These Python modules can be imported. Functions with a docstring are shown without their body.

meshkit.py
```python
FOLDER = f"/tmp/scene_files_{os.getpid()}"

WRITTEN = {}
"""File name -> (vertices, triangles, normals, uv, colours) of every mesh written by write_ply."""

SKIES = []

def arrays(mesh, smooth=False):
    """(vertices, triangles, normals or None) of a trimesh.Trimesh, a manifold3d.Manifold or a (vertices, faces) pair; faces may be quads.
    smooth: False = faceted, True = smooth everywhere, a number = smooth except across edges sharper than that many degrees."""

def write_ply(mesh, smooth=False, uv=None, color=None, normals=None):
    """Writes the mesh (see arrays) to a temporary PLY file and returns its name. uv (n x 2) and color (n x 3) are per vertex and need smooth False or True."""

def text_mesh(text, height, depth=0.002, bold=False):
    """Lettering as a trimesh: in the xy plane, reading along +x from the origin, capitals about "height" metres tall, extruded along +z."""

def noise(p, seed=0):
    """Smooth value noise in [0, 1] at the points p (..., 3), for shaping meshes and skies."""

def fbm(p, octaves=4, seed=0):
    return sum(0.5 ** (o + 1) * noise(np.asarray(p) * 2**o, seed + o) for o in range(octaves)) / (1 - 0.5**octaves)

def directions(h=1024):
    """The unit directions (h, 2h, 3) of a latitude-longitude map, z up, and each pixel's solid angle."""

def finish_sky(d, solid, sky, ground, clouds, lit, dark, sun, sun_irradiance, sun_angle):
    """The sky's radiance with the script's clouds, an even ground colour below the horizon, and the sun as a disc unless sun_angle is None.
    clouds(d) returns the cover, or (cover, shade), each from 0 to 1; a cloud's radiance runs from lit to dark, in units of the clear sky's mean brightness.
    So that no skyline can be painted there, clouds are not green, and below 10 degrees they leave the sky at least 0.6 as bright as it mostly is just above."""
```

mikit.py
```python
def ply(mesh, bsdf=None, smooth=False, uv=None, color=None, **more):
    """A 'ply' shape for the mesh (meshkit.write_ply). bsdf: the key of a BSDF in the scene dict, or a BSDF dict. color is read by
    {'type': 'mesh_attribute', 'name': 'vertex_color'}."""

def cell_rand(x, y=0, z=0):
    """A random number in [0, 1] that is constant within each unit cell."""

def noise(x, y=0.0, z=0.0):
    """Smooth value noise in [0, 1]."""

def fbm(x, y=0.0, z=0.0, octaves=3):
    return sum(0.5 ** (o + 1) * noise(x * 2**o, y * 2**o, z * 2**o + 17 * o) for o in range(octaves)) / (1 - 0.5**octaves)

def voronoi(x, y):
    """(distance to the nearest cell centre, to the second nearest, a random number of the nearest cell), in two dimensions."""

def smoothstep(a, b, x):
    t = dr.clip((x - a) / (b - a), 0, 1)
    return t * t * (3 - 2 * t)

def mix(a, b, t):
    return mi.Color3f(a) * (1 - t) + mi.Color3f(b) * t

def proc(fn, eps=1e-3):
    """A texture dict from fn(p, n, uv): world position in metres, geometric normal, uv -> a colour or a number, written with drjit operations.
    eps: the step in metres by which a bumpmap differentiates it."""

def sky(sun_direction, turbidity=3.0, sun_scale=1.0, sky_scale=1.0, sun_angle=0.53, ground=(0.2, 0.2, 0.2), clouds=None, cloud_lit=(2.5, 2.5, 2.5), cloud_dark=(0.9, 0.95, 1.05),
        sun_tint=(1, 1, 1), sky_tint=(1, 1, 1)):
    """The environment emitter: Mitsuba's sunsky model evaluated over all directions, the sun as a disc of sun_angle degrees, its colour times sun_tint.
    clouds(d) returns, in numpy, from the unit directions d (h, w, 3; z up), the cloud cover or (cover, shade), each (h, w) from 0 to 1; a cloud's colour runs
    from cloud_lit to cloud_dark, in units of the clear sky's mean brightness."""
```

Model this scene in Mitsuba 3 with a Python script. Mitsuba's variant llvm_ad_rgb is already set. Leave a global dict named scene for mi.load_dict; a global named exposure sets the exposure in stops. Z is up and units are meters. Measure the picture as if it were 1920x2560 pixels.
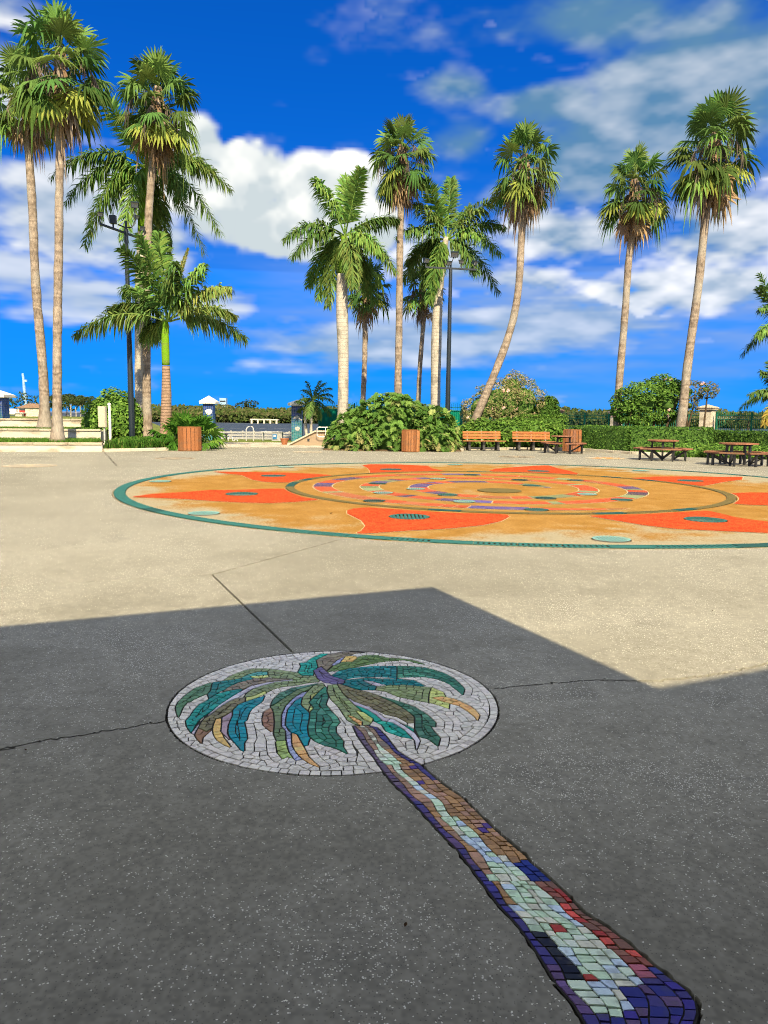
import math
import numpy as np, trimesh, mitsuba as mi, mikit, meshkit, drjit as dr
from mikit import noise, fbm, voronoi, cell_rand, smoothstep, mix
from shapely.geometry import Polygon, Point, LineString, MultiPoint, box
from shapely.ops import unary_union
from scipy.spatial import Voronoi, cKDTree
from scipy.interpolate import CubicSpline
T = mi.ScalarTransform4f
scene, labels = {}, {}

# ---------------------------------------------------------------- camera, sky, exposure
EYE = (0.0, 0.0, 1.55)
PITCH, ROLL = math.radians(7.15), math.radians(0.65)
scene['camera'] = {'type': 'perspective', 'fov': math.degrees(2 * math.atan(960 / 1923.0)), 'fov_axis': 'x', 'near_clip': 0.05, 'far_clip': 6000.0,
    'to_world': T().look_at(origin=EYE, target=[0, math.cos(PITCH), 1.55 - math.sin(PITCH)], up=[-math.sin(ROLL), 0, math.cos(ROLL)])}
SUN_AZ, SUN_EL = math.radians(10), math.radians(40)           # from behind the camera, a little to its right
SUN = (math.sin(SUN_AZ) * math.cos(SUN_EL), -math.cos(SUN_AZ) * math.cos(SUN_EL), math.sin(SUN_EL))
exposure = 2.66

def clouds(d):
    az = np.degrees(np.arctan2(d[..., 0], d[..., 1])); el = np.degrees(np.arcsin(np.clip(d[..., 2], -1, 1)))
    plane = np.stack([d[..., 0] / (d[..., 2] + .12), d[..., 1] / (d[..., 2] + .12), d[..., 2] * 0], -1)
    lump = meshkit.fbm(d * 13 + 3.1, 4, 4); fine = meshkit.fbm(d * 40 + 9, 3, 7)
    streak = meshkit.fbm(np.stack([d[..., 0] * 9, d[..., 1] * 9, d[..., 2] * 55], -1), 5, 11)
    puff = meshkit.fbm(np.stack([d[..., 0] * 24, d[..., 1] * 24, d[..., 2] * 46], -1) + 70, 4, 55)
    soft = meshkit.fbm(np.stack([d[..., 0] * 7, d[..., 1] * 7, d[..., 2] * 16], -1) + 40, 5, 21)
    g = lambda u, v, su, sv: np.exp(-((az - u) / su) ** 2 - ((el - v) / sv) ** 2)
    ss = lambda a, b, x: np.clip((x - a) / (b - a), 0, 1) ** 2 * (3 - 2 * np.clip((x - a) / (b - a), 0, 1))
    mx = lambda *a: np.maximum.reduce(a)
    # heaped white cloud left of the middle, crisp on top
    heap = mx(g(-13.3, 17.9, 1.9, 1.7), g(-13.6, 15.6, 3.2, 2.4), g(-10, 15.8, 3.4, 2.7), g(-5.6, 15.3, 3.6, 2.4), g(-2.6, 16.0, 2.3, 1.9), g(-8, 13.0, 6.0, 2.2), g(-3.2, 13.2, 4.2, 2.2))
    heap = heap + (1.05 * (lump - .5) + .6 * (fine - .5)) * np.clip(heap * 2.2 - .15, 0, 1)
    c_heap = ss(.28, .50, heap)
    s_heap = np.clip(.24 + ss(15.5, 11.6, el) * .45 + (ss(.62, .36, lump) - .3) * .45 + (ss(.62, .38, fine) - .4) * .22, 0, .55) * np.ones_like(az)
    # soft grey white bank on the left
    left = mx(g(-21, 13.2, 6.5, 4.0), g(-24.5, 19.5, 2.3, 2.2), g(-17, 11.5, 4, 2.5), g(-25, 24, 3.5, 1.6) * .6)
    c_left = ss(.25, .75, left + .8 * (soft - .5) + .9 * (puff - .5)) * .82
    band = mx(g(-21, 7.6, 6, 1.9), g(-13, 7.9, 4, 1.3), g(-25, 9, 4, 2))
    c_band = ss(.25, .9, band + 1.2 * (streak - .5) + .5 * (fine - .5)) * .75
    # large grey veil upper right with a blue hole
    veil = mx(g(21, 20.5, 8.5, 6.0), g(13.5, 17.5, 5.5, 3.6), g(11, 20.5, 4, 2), g(5.2, 21.8, 3.2, 1.2) * .8, g(5.6, 18.6, 3.0, 1.3) * .85, g(14, 25, 7, 2.5)) - 1.0 * g(9.6, 22.9, 3.6, 1.1) - .5 * g(8.5, 18.3, 1.6, 1.0)
    c_veil = ss(.10, .85, veil + 1.1 * (soft - .5) + .8 * (puff - .5) + .3 * (fine - .5)) * .80
    # white band behind the right palms
    right = mx(g(13, 12.4, 6.0, 2.2), g(23, 12.2, 6, 3.0), g(4.5, 11.2, 4.6, 2.2), g(21, 8.6, 9, 2.0), g(10, 9.4, 6, 1.6) * .8)
    c_right = ss(.25, .85, right + .7 * (soft - .5) + 1.1 * (puff - .5) + .3 * (fine - .5)) * .82
    low = (g(7, 5.4, 12, 2.7) + g(-4, 4.8, 8, 2.0) + g(15, 7.4, 9, 2.4)) * np.clip((az < 26), 0, 1)
    c_low = ss(.28, 1.12, low * .75 + 1.3 * (streak - .45) + .6 * (puff - .5)) * .72
    c_wisp = ss(.58, .9, soft + .25 * (fine - .5)) * .22 * ss(9, 16, el)
    ahead = ss(34, 27, np.abs(az)) * ss(34, 27, el)
    c_mist = np.clip(g(12, 8, 17, 5.0) * (.42 + 1.3 * (streak - .5) + .5 * (soft - .5)), 0, .55)
    cover = np.maximum.reduce([c_heap, c_left, c_band, c_veil, c_right, c_low, c_wisp, c_mist])
    shade = np.zeros_like(az) + .15
    shade = np.where(c_left >= cover, .50 - .8 * (soft - .5) - 1.2 * (puff - .5), shade)
    shade = np.where(c_band >= cover, .45 - .9 * (streak - .5), shade)
    shade = np.where(c_veil >= cover, .92 - .9 * (soft - .5) - .9 * (puff - .5), shade)
    shade = np.where(c_right >= cover, .55 - 1.9 * (puff - .5) - .8 * (soft - .5), shade)
    shade = np.where(c_low >= cover, .66 - 1.0 * (streak - .5) - .9 * (puff - .5), shade)
    shade = np.where(c_mist >= cover, .70 - .6 * (streak - .5), shade)
    shade = np.where(c_heap >= cover, s_heap, shade)
    rest = meshkit.fbm(plane * 1.4 + 5, 5, 33)
    c_rest = ss(.375, .575, rest)  # unseen cloud outside the view, its cover set to keep shaded ground neutral
    cover = cover * ahead + c_rest * (1 - ahead)
    shade = shade * ahead + ss(.5, .8, rest) * .5 * (1 - ahead)
    return np.clip(cover, 0, 1), np.clip(shade, 0, 1)

scene['sky'] = mikit.sky(SUN, turbidity=3, clouds=clouds, cloud_lit=(5.5, 5.4, 5.05), cloud_dark=(.62, 1.36, 1.9), sky_tint=(.008, .235, .69), sun_tint=(.985, .985, .88), ground=(.25, .23, .2))

# ---------------------------------------------------------------- mesh and naming helpers
def piece_colour(p, n, uv):
    """the one colour of a piece (tile, leaf, slat), which its mesh carries in its texture coordinates: u = 1000 r + g, v = b"""
    k = dr.floor(uv.x); return mi.Color3f(k / 1000, (uv.x - k - .03) / .9, uv.y)
def ply_of(mesh, bsdf, smooth, color):
    if color is None: return mikit.ply(mesh, bsdf, smooth=smooth)
    c = np.clip(np.asarray(color, float), 0, .99); return mikit.ply(mesh, bsdf, smooth=smooth, uv=np.stack([np.round(c[:, 0] * 1000) + .03 + .9 * c[:, 1], c[:, 2]], 1))
taken = {}
TINT = {}                                                      # materials that share one grained surface: name -> (surface, colour, spread between pieces)
tint_rng = np.random.default_rng(99)
def tinted(bsdf, mesh, color):
    if bsdf not in TINT: return bsdf, color
    to, c, spread = TINT[bsdf]
    return to, np.broadcast_to(np.asarray(c) * (1 + spread * tint_rng.normal() * np.array([1, 1.05, 1.1])), (len(mesh[0]), 3)).clip(.005, .9)
def numbered(base):
    n = taken.get(base, 0); taken[base] = n + 1
    return base if n == 0 else '%s_%03d' % (base, n)
def thing(name, label, cat, group=None, kind=None):
    k = numbered(name); labels[k] = {'label': label, 'category': cat}
    if group: labels[k]['group'] = group
    if kind: labels[k]['kind'] = kind
    return k
def part(parent, name, mesh, bsdf, smooth=False, color=None, label=None, kind=None):
    k = numbered(parent + '__' + name)
    if isinstance(mesh, MB): color = mesh.colors(color); mesh = mesh.mesh()
    bsdf, color = tinted(bsdf, mesh, color)
    scene[k] = ply_of(mesh, bsdf, smooth, color)
    if label or kind: labels[k] = {a: b for a, b in (('label', label), ('kind', kind)) if b}
    return k
def struct(name, mesh, bsdf, label, smooth=False):
    k = numbered(name); labels[k] = {'label': label, 'category': name.replace('_', ' '), 'kind': 'structure'}
    if isinstance(mesh, MB): mesh = mesh.mesh()
    bsdf, color = tinted(bsdf, mesh, None); scene[k] = ply_of(mesh, bsdf, smooth, color)
    return k
def stuff(name, mesh, bsdf, label, cat):
    k = numbered(name); labels[k] = {'label': label, 'category': cat, 'kind': 'stuff'}
    scene[k] = ply_of(mesh.mesh(), bsdf, False, mesh.colors(None))
    return k

class MB:
    def __init__(s): s.V, s.F, s.C, s.n = [], [], [], 0
    def add(s, v, f, c=None):
        v = np.asarray(v, float).reshape(-1, 3); f = np.asarray(f, int)
        if f.shape[1] == 4: f = np.vstack([f[:, [0, 1, 2]], f[:, [0, 2, 3]]])
        s.V.append(v); s.F.append(f + s.n); s.n += len(v)
        s.C.append(None if c is None else np.broadcast_to(np.asarray(c, float), (len(v), 3)))
        return s
    def mesh(s): return np.vstack(s.V), np.vstack(s.F)
    def colors(s, c):
        return c if any(x is None for x in s.C) else np.vstack(s.C)
    def box(s, c, size, rz=0.0, rx=0.0, col=None, bev=0.0):
        h = np.asarray(size, float) / 2
        if bev:
            v = []
            for x in (-1, 1):
                for y in (-1, 1):
                    for z in (-1, 1):
                        p = np.array([x, y, z]) * h
                        for a in range(3):
                            q = p - np.array([x, y, z]) * bev; q[a] = p[a]; v.append(q)
            hull = trimesh.convex.convex_hull(np.array(v)); v, f = np.array(hull.vertices), np.array(hull.faces)
        else:
            v = np.array([[x, y, z] for x in (-1, 1) for y in (-1, 1) for z in (-1, 1)]) * h
            f = np.array([[0, 1, 3], [0, 3, 2], [4, 6, 7], [4, 7, 5], [0, 4, 5], [0, 5, 1], [2, 3, 7], [2, 7, 6], [0, 2, 6], [0, 6, 4], [1, 5, 7], [1, 7, 3]])
        return s.add(rot(v, rz, rx) + np.asarray(c, float), f, col)
    def bar(s, a, b, w, t=None, col=None):
        a, b = np.asarray(a, float), np.asarray(b, float); d = b - a; L = np.linalg.norm(d); d = d / L
        u = np.cross(d, [0, 0, 1]) if abs(d[2]) < .95 else np.array([1., 0, 0]); u /= np.linalg.norm(u); k = np.cross(u, d)
        t = t or w
        v = [p + u * x * w / 2 + k * y * t / 2 for p in (a, b) for x, y in ((-1, -1), (1, -1), (1, 1), (-1, 1))]
        f = [[0, 1, 2, 3], [7, 6, 5, 4], [0, 4, 5, 1], [1, 5, 6, 2], [2, 6, 7, 3], [3, 7, 4, 0]]
        return s.add(v, f, col)
    def tube(s, pts, rad, sides=8, col=None, cap=True):
        v, f = tube(pts, rad, sides, cap); return s.add(v, f, col)

def rot(v, rz=0.0, rx=0.0):
    v = np.asarray(v, float)
    if rx: c, k = math.cos(rx), math.sin(rx); v = v @ np.array([[1, 0, 0], [0, c, k], [0, -k, c]])
    if rz: c, k = math.cos(rz), math.sin(rz); v = v @ np.array([[c, k, 0], [-k, c, 0], [0, 0, 1]])
    return v
def tube(pts, rad, sides=8, cap=True):
    p = np.asarray(pts, float); n = len(p); rad = np.broadcast_to(np.asarray(rad, float), (n,))
    t = np.gradient(p, axis=0); t /= np.linalg.norm(t, axis=1, keepdims=True) + 1e-12
    ref = np.array([1., 0, 0]) if abs(t[:, 2]).mean() > .6 else np.array([0, 0, 1.])
    u = np.cross(t, ref); u /= np.linalg.norm(u, axis=1, keepdims=True) + 1e-12; w = np.cross(t, u)
    a = np.arange(sides) * 2 * np.pi / sides
    v = (p[:, None] + rad[:, None, None] * (np.cos(a)[None, :, None] * u[:, None] + np.sin(a)[None, :, None] * w[:, None])).reshape(-1, 3)
    i, j = np.meshgrid(np.arange(n - 1), np.arange(sides), indexing='ij'); j2 = (j + 1) % sides
    f = np.stack([i * sides + j, i * sides + j2, (i + 1) * sides + j2, (i + 1) * sides + j], -1).reshape(-1, 4)
    f = np.vstack([f[:, [0, 2, 1]], f[:, [0, 3, 2]]])
    if cap:
        v = np.vstack([v, p[:1], p[-1:]]); k = np.arange(sides); k2 = (k + 1) % sides
        f = np.vstack([f, np.stack([k, k * 0 + n * sides, k2], 1)[:, [0, 2, 1]], np.stack([(n - 1) * sides + k, (n - 1) * sides + k2, k * 0 + n * sides + 1], 1)[:, [0, 2, 1]]])
    return v, f
def prism(poly, z0, z1):
    """(v, f) of a shapely polygon from z0 to z1, top first."""
    if poly.geom_type != 'Polygon': return joined([prism(q, z0, z1) for q in polys(poly)])
    m = trimesh.creation.extrude_polygon(poly, z1 - z0, engine='earcut'); v = np.array(m.vertices); v[:, 2] += z0
    return v, np.array(m.faces)
def joined(parts):
    n = np.cumsum([0] + [len(v) for v, f in parts]); return np.vstack([v for v, f in parts]), np.vstack([f + k for (v, f), k in zip(parts, n)])
def sheet(poly, z):
    if poly.geom_type != 'Polygon': return joined([sheet(q, z) for q in polys(poly)])
    v, f = trimesh.creation.triangulate_polygon(poly, engine='earcut')
    v = np.c_[v, np.full(len(v), z)]; f = np.array(f)
    nz = np.cross(v[f[:, 1]] - v[f[:, 0]], v[f[:, 2]] - v[f[:, 0]])[:, 2]
    f[nz < 0] = f[nz < 0][:, ::-1]
    return v, f
def polys(g):
    return [q for q in getattr(g, 'geoms', [g]) if q.geom_type == 'Polygon' and q.area > 1e-6]
def lin(*c):
    c = np.asarray(c, float) / 255.0
    return np.where(c <= .04045, c / 12.92, ((c + .055) / 1.055) ** 2.4)

# ---------------------------------------------------------------- materials
def rgb(*c): return {'type': 'rgb', 'value': list(map(float, c))}
def surface(c, rough, **k):
    if k: return {'type': 'principled', 'base_color': c, 'roughness': rough, **k}
    if rough >= .65: return {'type': 'diffuse', 'reflectance': c}
    return {'type': 'roughplastic', 'diffuse_reflectance': c, 'alpha': rough ** 1.5, 'distribution': 'ggx', 'nonlinear': False}
VC = mikit.proc(piece_colour)
scene['matte_paint'] = {'type': 'twosided', 'b': {'type': 'diffuse', 'reflectance': VC}}
scene['satin_paint'] = {'type': 'twosided', 'b': {'type': 'principled', 'base_color': VC, 'roughness': .42}}
def mat(name, c, rough=.7, **k): TINT[name] = ('matte_paint' if rough >= .65 else 'satin_paint', c, 0.0)
def pmat(name, fn, rough=.7, bump=None, bscale=1.0, eps=1e-3):
    m = surface(mikit.proc(fn), rough)
    if bump: m = {'type': 'bumpmap', 'arbitrary': mikit.proc(bump, eps), 'scale': bscale, 'bsdf': m}
    scene[name] = {'type': 'twosided', 'b': m}

def dots(x, y, k):
    """one dot in each cell of a grid of k per metre: (distance from its centre in cells, a random number of the cell)"""
    u, w = x * k, y * k; i, j = dr.floor(u), dr.floor(w); r = cell_rand(i, j, 3); q = r * 57.0; q = q - dr.floor(q); t = r * 911.0; t = t - dr.floor(t)
    return dr.sqrt(dr.square(u - i - .3 - .4 * q) + dr.square(w - j - .3 - .4 * t)), r
def f_concrete(p, n, uv):
    big = noise(p.x * .42 + 7, p.y * .42); mid = noise(p.x * 1.3 + 60, p.y * 1.9 + 4); sm = noise(p.x * 6.0, p.y * 7.0 + 9); g = noise(p.x * 75, p.y * 75)
    c = mix((.234, .229, .189), (.335, .329, .276), smoothstep(.15, .85, big * .5 + mid * .3 + sm * .2)) * (.84 + .32 * g) * (.90 + .20 * noise(p.x * 24, p.y * 24 + 5))
    c = c * (1 - .15 * smoothstep(.62, .80, mid * .55 + sm * .45)) * (1 - .12 * smoothstep(.60, .66, big * .72 + sm * .2 + g * .08))
    d, r = dots(p.x, p.y, 150.0); k = mid * .55 + sm * .45
    e, q = dots(p.x + 3.3, p.y + 1.7, 64.0)
    c = dr.select((r > 1.0 - .21 * k * k) & (d < .24 + .20 * g), mi.Color3f(.80, .79, .70), dr.select((r < .09) & (d < .36), c * .72, c))
    return dr.select((q > .985 - .05 * sm) & (e < .10 + .12 * g), mi.Color3f(.72, .71, .64), c)
pmat('concrete', f_concrete, .75)
def blend(name, weight, b, extra=None):
    scene[name] = {'type': 'twosided', 'b': {'type': 'blendbsdf', 'weight': mikit.proc(weight), 'a': {'type': 'diffuse', 'reflectance': mikit.proc(piece_colour)}, 'b': {'type': 'diffuse', 'reflectance': rgb(*b)}}}
def f_grain(p, n, uv):
    stain = smoothstep(.48, .78, fbm(p.x * 2.1, p.y * 2.1, p.z * 4.5, 2)); fine = noise(p.x * 48 + p.z * 9, p.y * 48, p.z * 26)
    return dr.clip(.05 + .42 * stain + .30 * (fine - .25), 0, 1)
blend('grained', f_grain, (.16, .115, .075))
def f_joints(p, n, uv):
    f1, f2, r = voronoi(p.x * 24, p.y * 19)
    return dr.select(f2 - f1 < .07, .8, r * .30)
blend('tesserae', f_joints, (.34, .24, .15))
TINT.update(dim_stucco=('grained', (.36, .32, .25), .02), pale_concrete=('grained', (.56, .53, .44), .04), panel_red=('tesserae', (.52, .05, .014), .15), panel_teal=('tesserae', (.17, .25, .13), .35), panel_blue=('tesserae', (.045, .04, .22), .3), panel_rust=('tesserae', (.34, .09, .04), .2),
    orange_wood=('grained', (.46, .165, .06), .07), slat_wood=('grained', (.30, .12, .05), .12), slat_wood_pale=('grained', (.38, .165, .07), .12), table_wood=('grained', (.29, .13, .08), .10),
    stucco=('grained', (.64, .61, .51), .02), coping=('grained', (.52, .47, .37), .07), soil=('grained', (.09, .065, .04), .05), far_lawn=('grained', (.14, .20, .05), .0), crownshaft=('grained', (.15, .34, .012), .03))
def f_orange(p, n, uv):
    dx, dy = p.x - 2.6, p.y - 17.1
    r = dr.sqrt(dx * dx + dy * dy); b = fbm(p.x * .6 + 3, p.y * .6 + 8, 0.0, 2); g = noise(p.x * 45, p.y * 45); m = noise(p.x * 4, p.y * 4)
    worn = smoothstep(.46, .72, b * .5 + m * .22 + .36 * smoothstep(5.6, 8.4, r) + (g - .5) * .14)   # dye walked off in patches, most towards the rim
    c = mix((.29, .155, .038), (.365, .21, .065), m)
    return mix(c, (.33, .295, .20), worn) * (.86 + .28 * g)
pmat('dyed_concrete', f_orange, .75)
def f_petal(p, n, uv):
    f1, f2, r = voronoi(p.x * 17, p.y * 11)
    t = mix((.40, .045, .017), (.52, .088, .028), r); t = mix(t, (.35, .028, .012), cell_rand(r * 997.0) * .35)
    return dr.select(f2 - f1 < .05, mi.Color3f(.50, .16, .06), t)
pmat('red_tesserae', f_petal)
mat('joint_pale', (.56, .44, .26), .8); mat('joint_dark', (.07, .065, .055), .95)
mat('mortar', (.055, .056, .052), .9)
mat('verdigris', (.04, .145, .14), .7); mat('verdigris_dark', (.03, .09, .09), .7); mat('verdigris_light', (.16, .33, .29), .55); mat('drain_olive', (.15, .125, .055), .7)
# glazed tile: one colour per tile from its own vertices, with fine crazing and grime
def f_grime(p, n, uv):
    return smoothstep(.50, .85, fbm(p.x * 42, p.y * 42, 0.0, 2)) * .34
scene['glazed_tile'] = {'type': 'twosided', 'b': {'type': 'blendbsdf', 'weight': mikit.proc(f_grime),
    'a': {'type': 'principled', 'base_color': mikit.proc(piece_colour), 'roughness': .34, 'specular': .25},
    'b': {'type': 'diffuse', 'reflectance': rgb(.13, .125, .11)}}}
scene['foliage'] = {'type': 'principledthin', 'base_color': mikit.proc(piece_colour), 'roughness': .42, 'diff_trans': .55, 'eta': 1.4}
def f_bark(p, n, uv):
    ring = noise(p.z * 13 + 2.2 * noise(p.x * 3, p.y * 3, p.z * 2)); crack = fbm(p.x * 22, p.y * 22, p.z * 6, 2); big = noise(p.x * 2.0, p.y * 2.0, p.z * 1.1)
    c = mix((.155, .125, .098), (.39, .33, .27), ring * .62 + crack * .55 - .08)
    return mix(c, (.33, .31, .27), smoothstep(.5, .75, big) * .7) * (.75 + .5 * crack)
pmat('rough_bark', f_bark, .9)
def f_royal(p, n, uv):
    z = p.z * 5.5 + .5 * noise(p.x * 2, p.y * 2, p.z * .7); ring = dr.abs(z - dr.floor(z) - .5)
    c = mix((.40, .375, .32), (.50, .475, .42), noise(p.x * 8, p.y * 8, p.z * 6))
    c = c * (1 - .34 * smoothstep(.38, .49, ring)); lichen = smoothstep(.55, .75, fbm(p.x * 6 + 3, p.y * 6, p.z * 2.0, 2))
    return mix(c, (.23, .22, .19), lichen * .7)
pmat('smooth_bark', f_royal, .8)
def f_ringed(p, n, uv):
    z = p.z * 7.5 + .25 * noise(p.x * 3, p.y * 3, p.z); k = z - dr.floor(z)
    return mix((.33, .23, .165), (.12, .085, .06), smoothstep(.72, .9, k)) * (.7 + .6 * noise(p.x * 18, p.y * 18, p.z * 28))
pmat('ringed_bark', f_ringed, .8)
mat('black_metal', (.018, .018, .02), .45); mat('lamp_metal', (.012, .022, .034), .4); mat('lamp_glass', (.35, .37, .38), .2); mat('grey_metal', (.42, .43, .43), .4); mat('steel', (.42, .43, .44), .5)
mat('tan_wall', (.33, .26, .19), .9); mat('white_paint', (.78, .77, .73), .6); mat('roof_brown', (.24, .16, .11), .8); mat('red_paint', (.55, .03, .02), .5); mat('terracotta', (.35, .14, .07), .8)
mat('green_fence', (.025, .19, .13), .7); mat('teal_screen', (.005, .19, .135), .7); mat('grey_board', (.36, .37, .37), .8); mat('window_dark', (.03, .04, .05), .15); mat('white_cap', (.80, .77, .70), .7); mat('haze_blue', (.30, .46, .62), .8); mat('beige_box', (.50, .45, .34), .6); mat('sign_blue', (.03, .16, .36), .5)  # pale blue of far mast and tower has distance haze put into the colour
def f_bluetile(p, n, uv):
    u = (p.x * .8 + p.y * .6) * 11; w = p.z * 11
    r = cell_rand(dr.floor(u), dr.floor(w)); k = smoothstep(.6, 1.7, p.z + (r - .5) * .9)
    c = mix((.03, .20, .24), (.01, .045, .24), k) * (.6 + .8 * r)
    e = (u - dr.floor(u) < .08) | (w - dr.floor(w) < .08)
    return dr.select(e, mi.Color3f(.25, .30, .33), c)
pmat('blue_tiles', f_bluetile, .25)
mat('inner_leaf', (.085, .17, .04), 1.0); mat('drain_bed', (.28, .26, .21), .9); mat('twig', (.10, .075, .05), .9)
def f_water(p, n, uv):
    k = fbm(p.x * .035 + 2, p.y * .14, 0.0, 2) + .14 * (noise(p.x * .8, p.y * 2) - .5)
    return mix(mix((.05, .085, .13), (.075, .115, .165), noise(p.x * .5, p.y * 1.6)), (.5, .53, .55), smoothstep(.70, .76, k) * .7)
pmat('lagoon_surface', f_water, .5)
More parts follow.
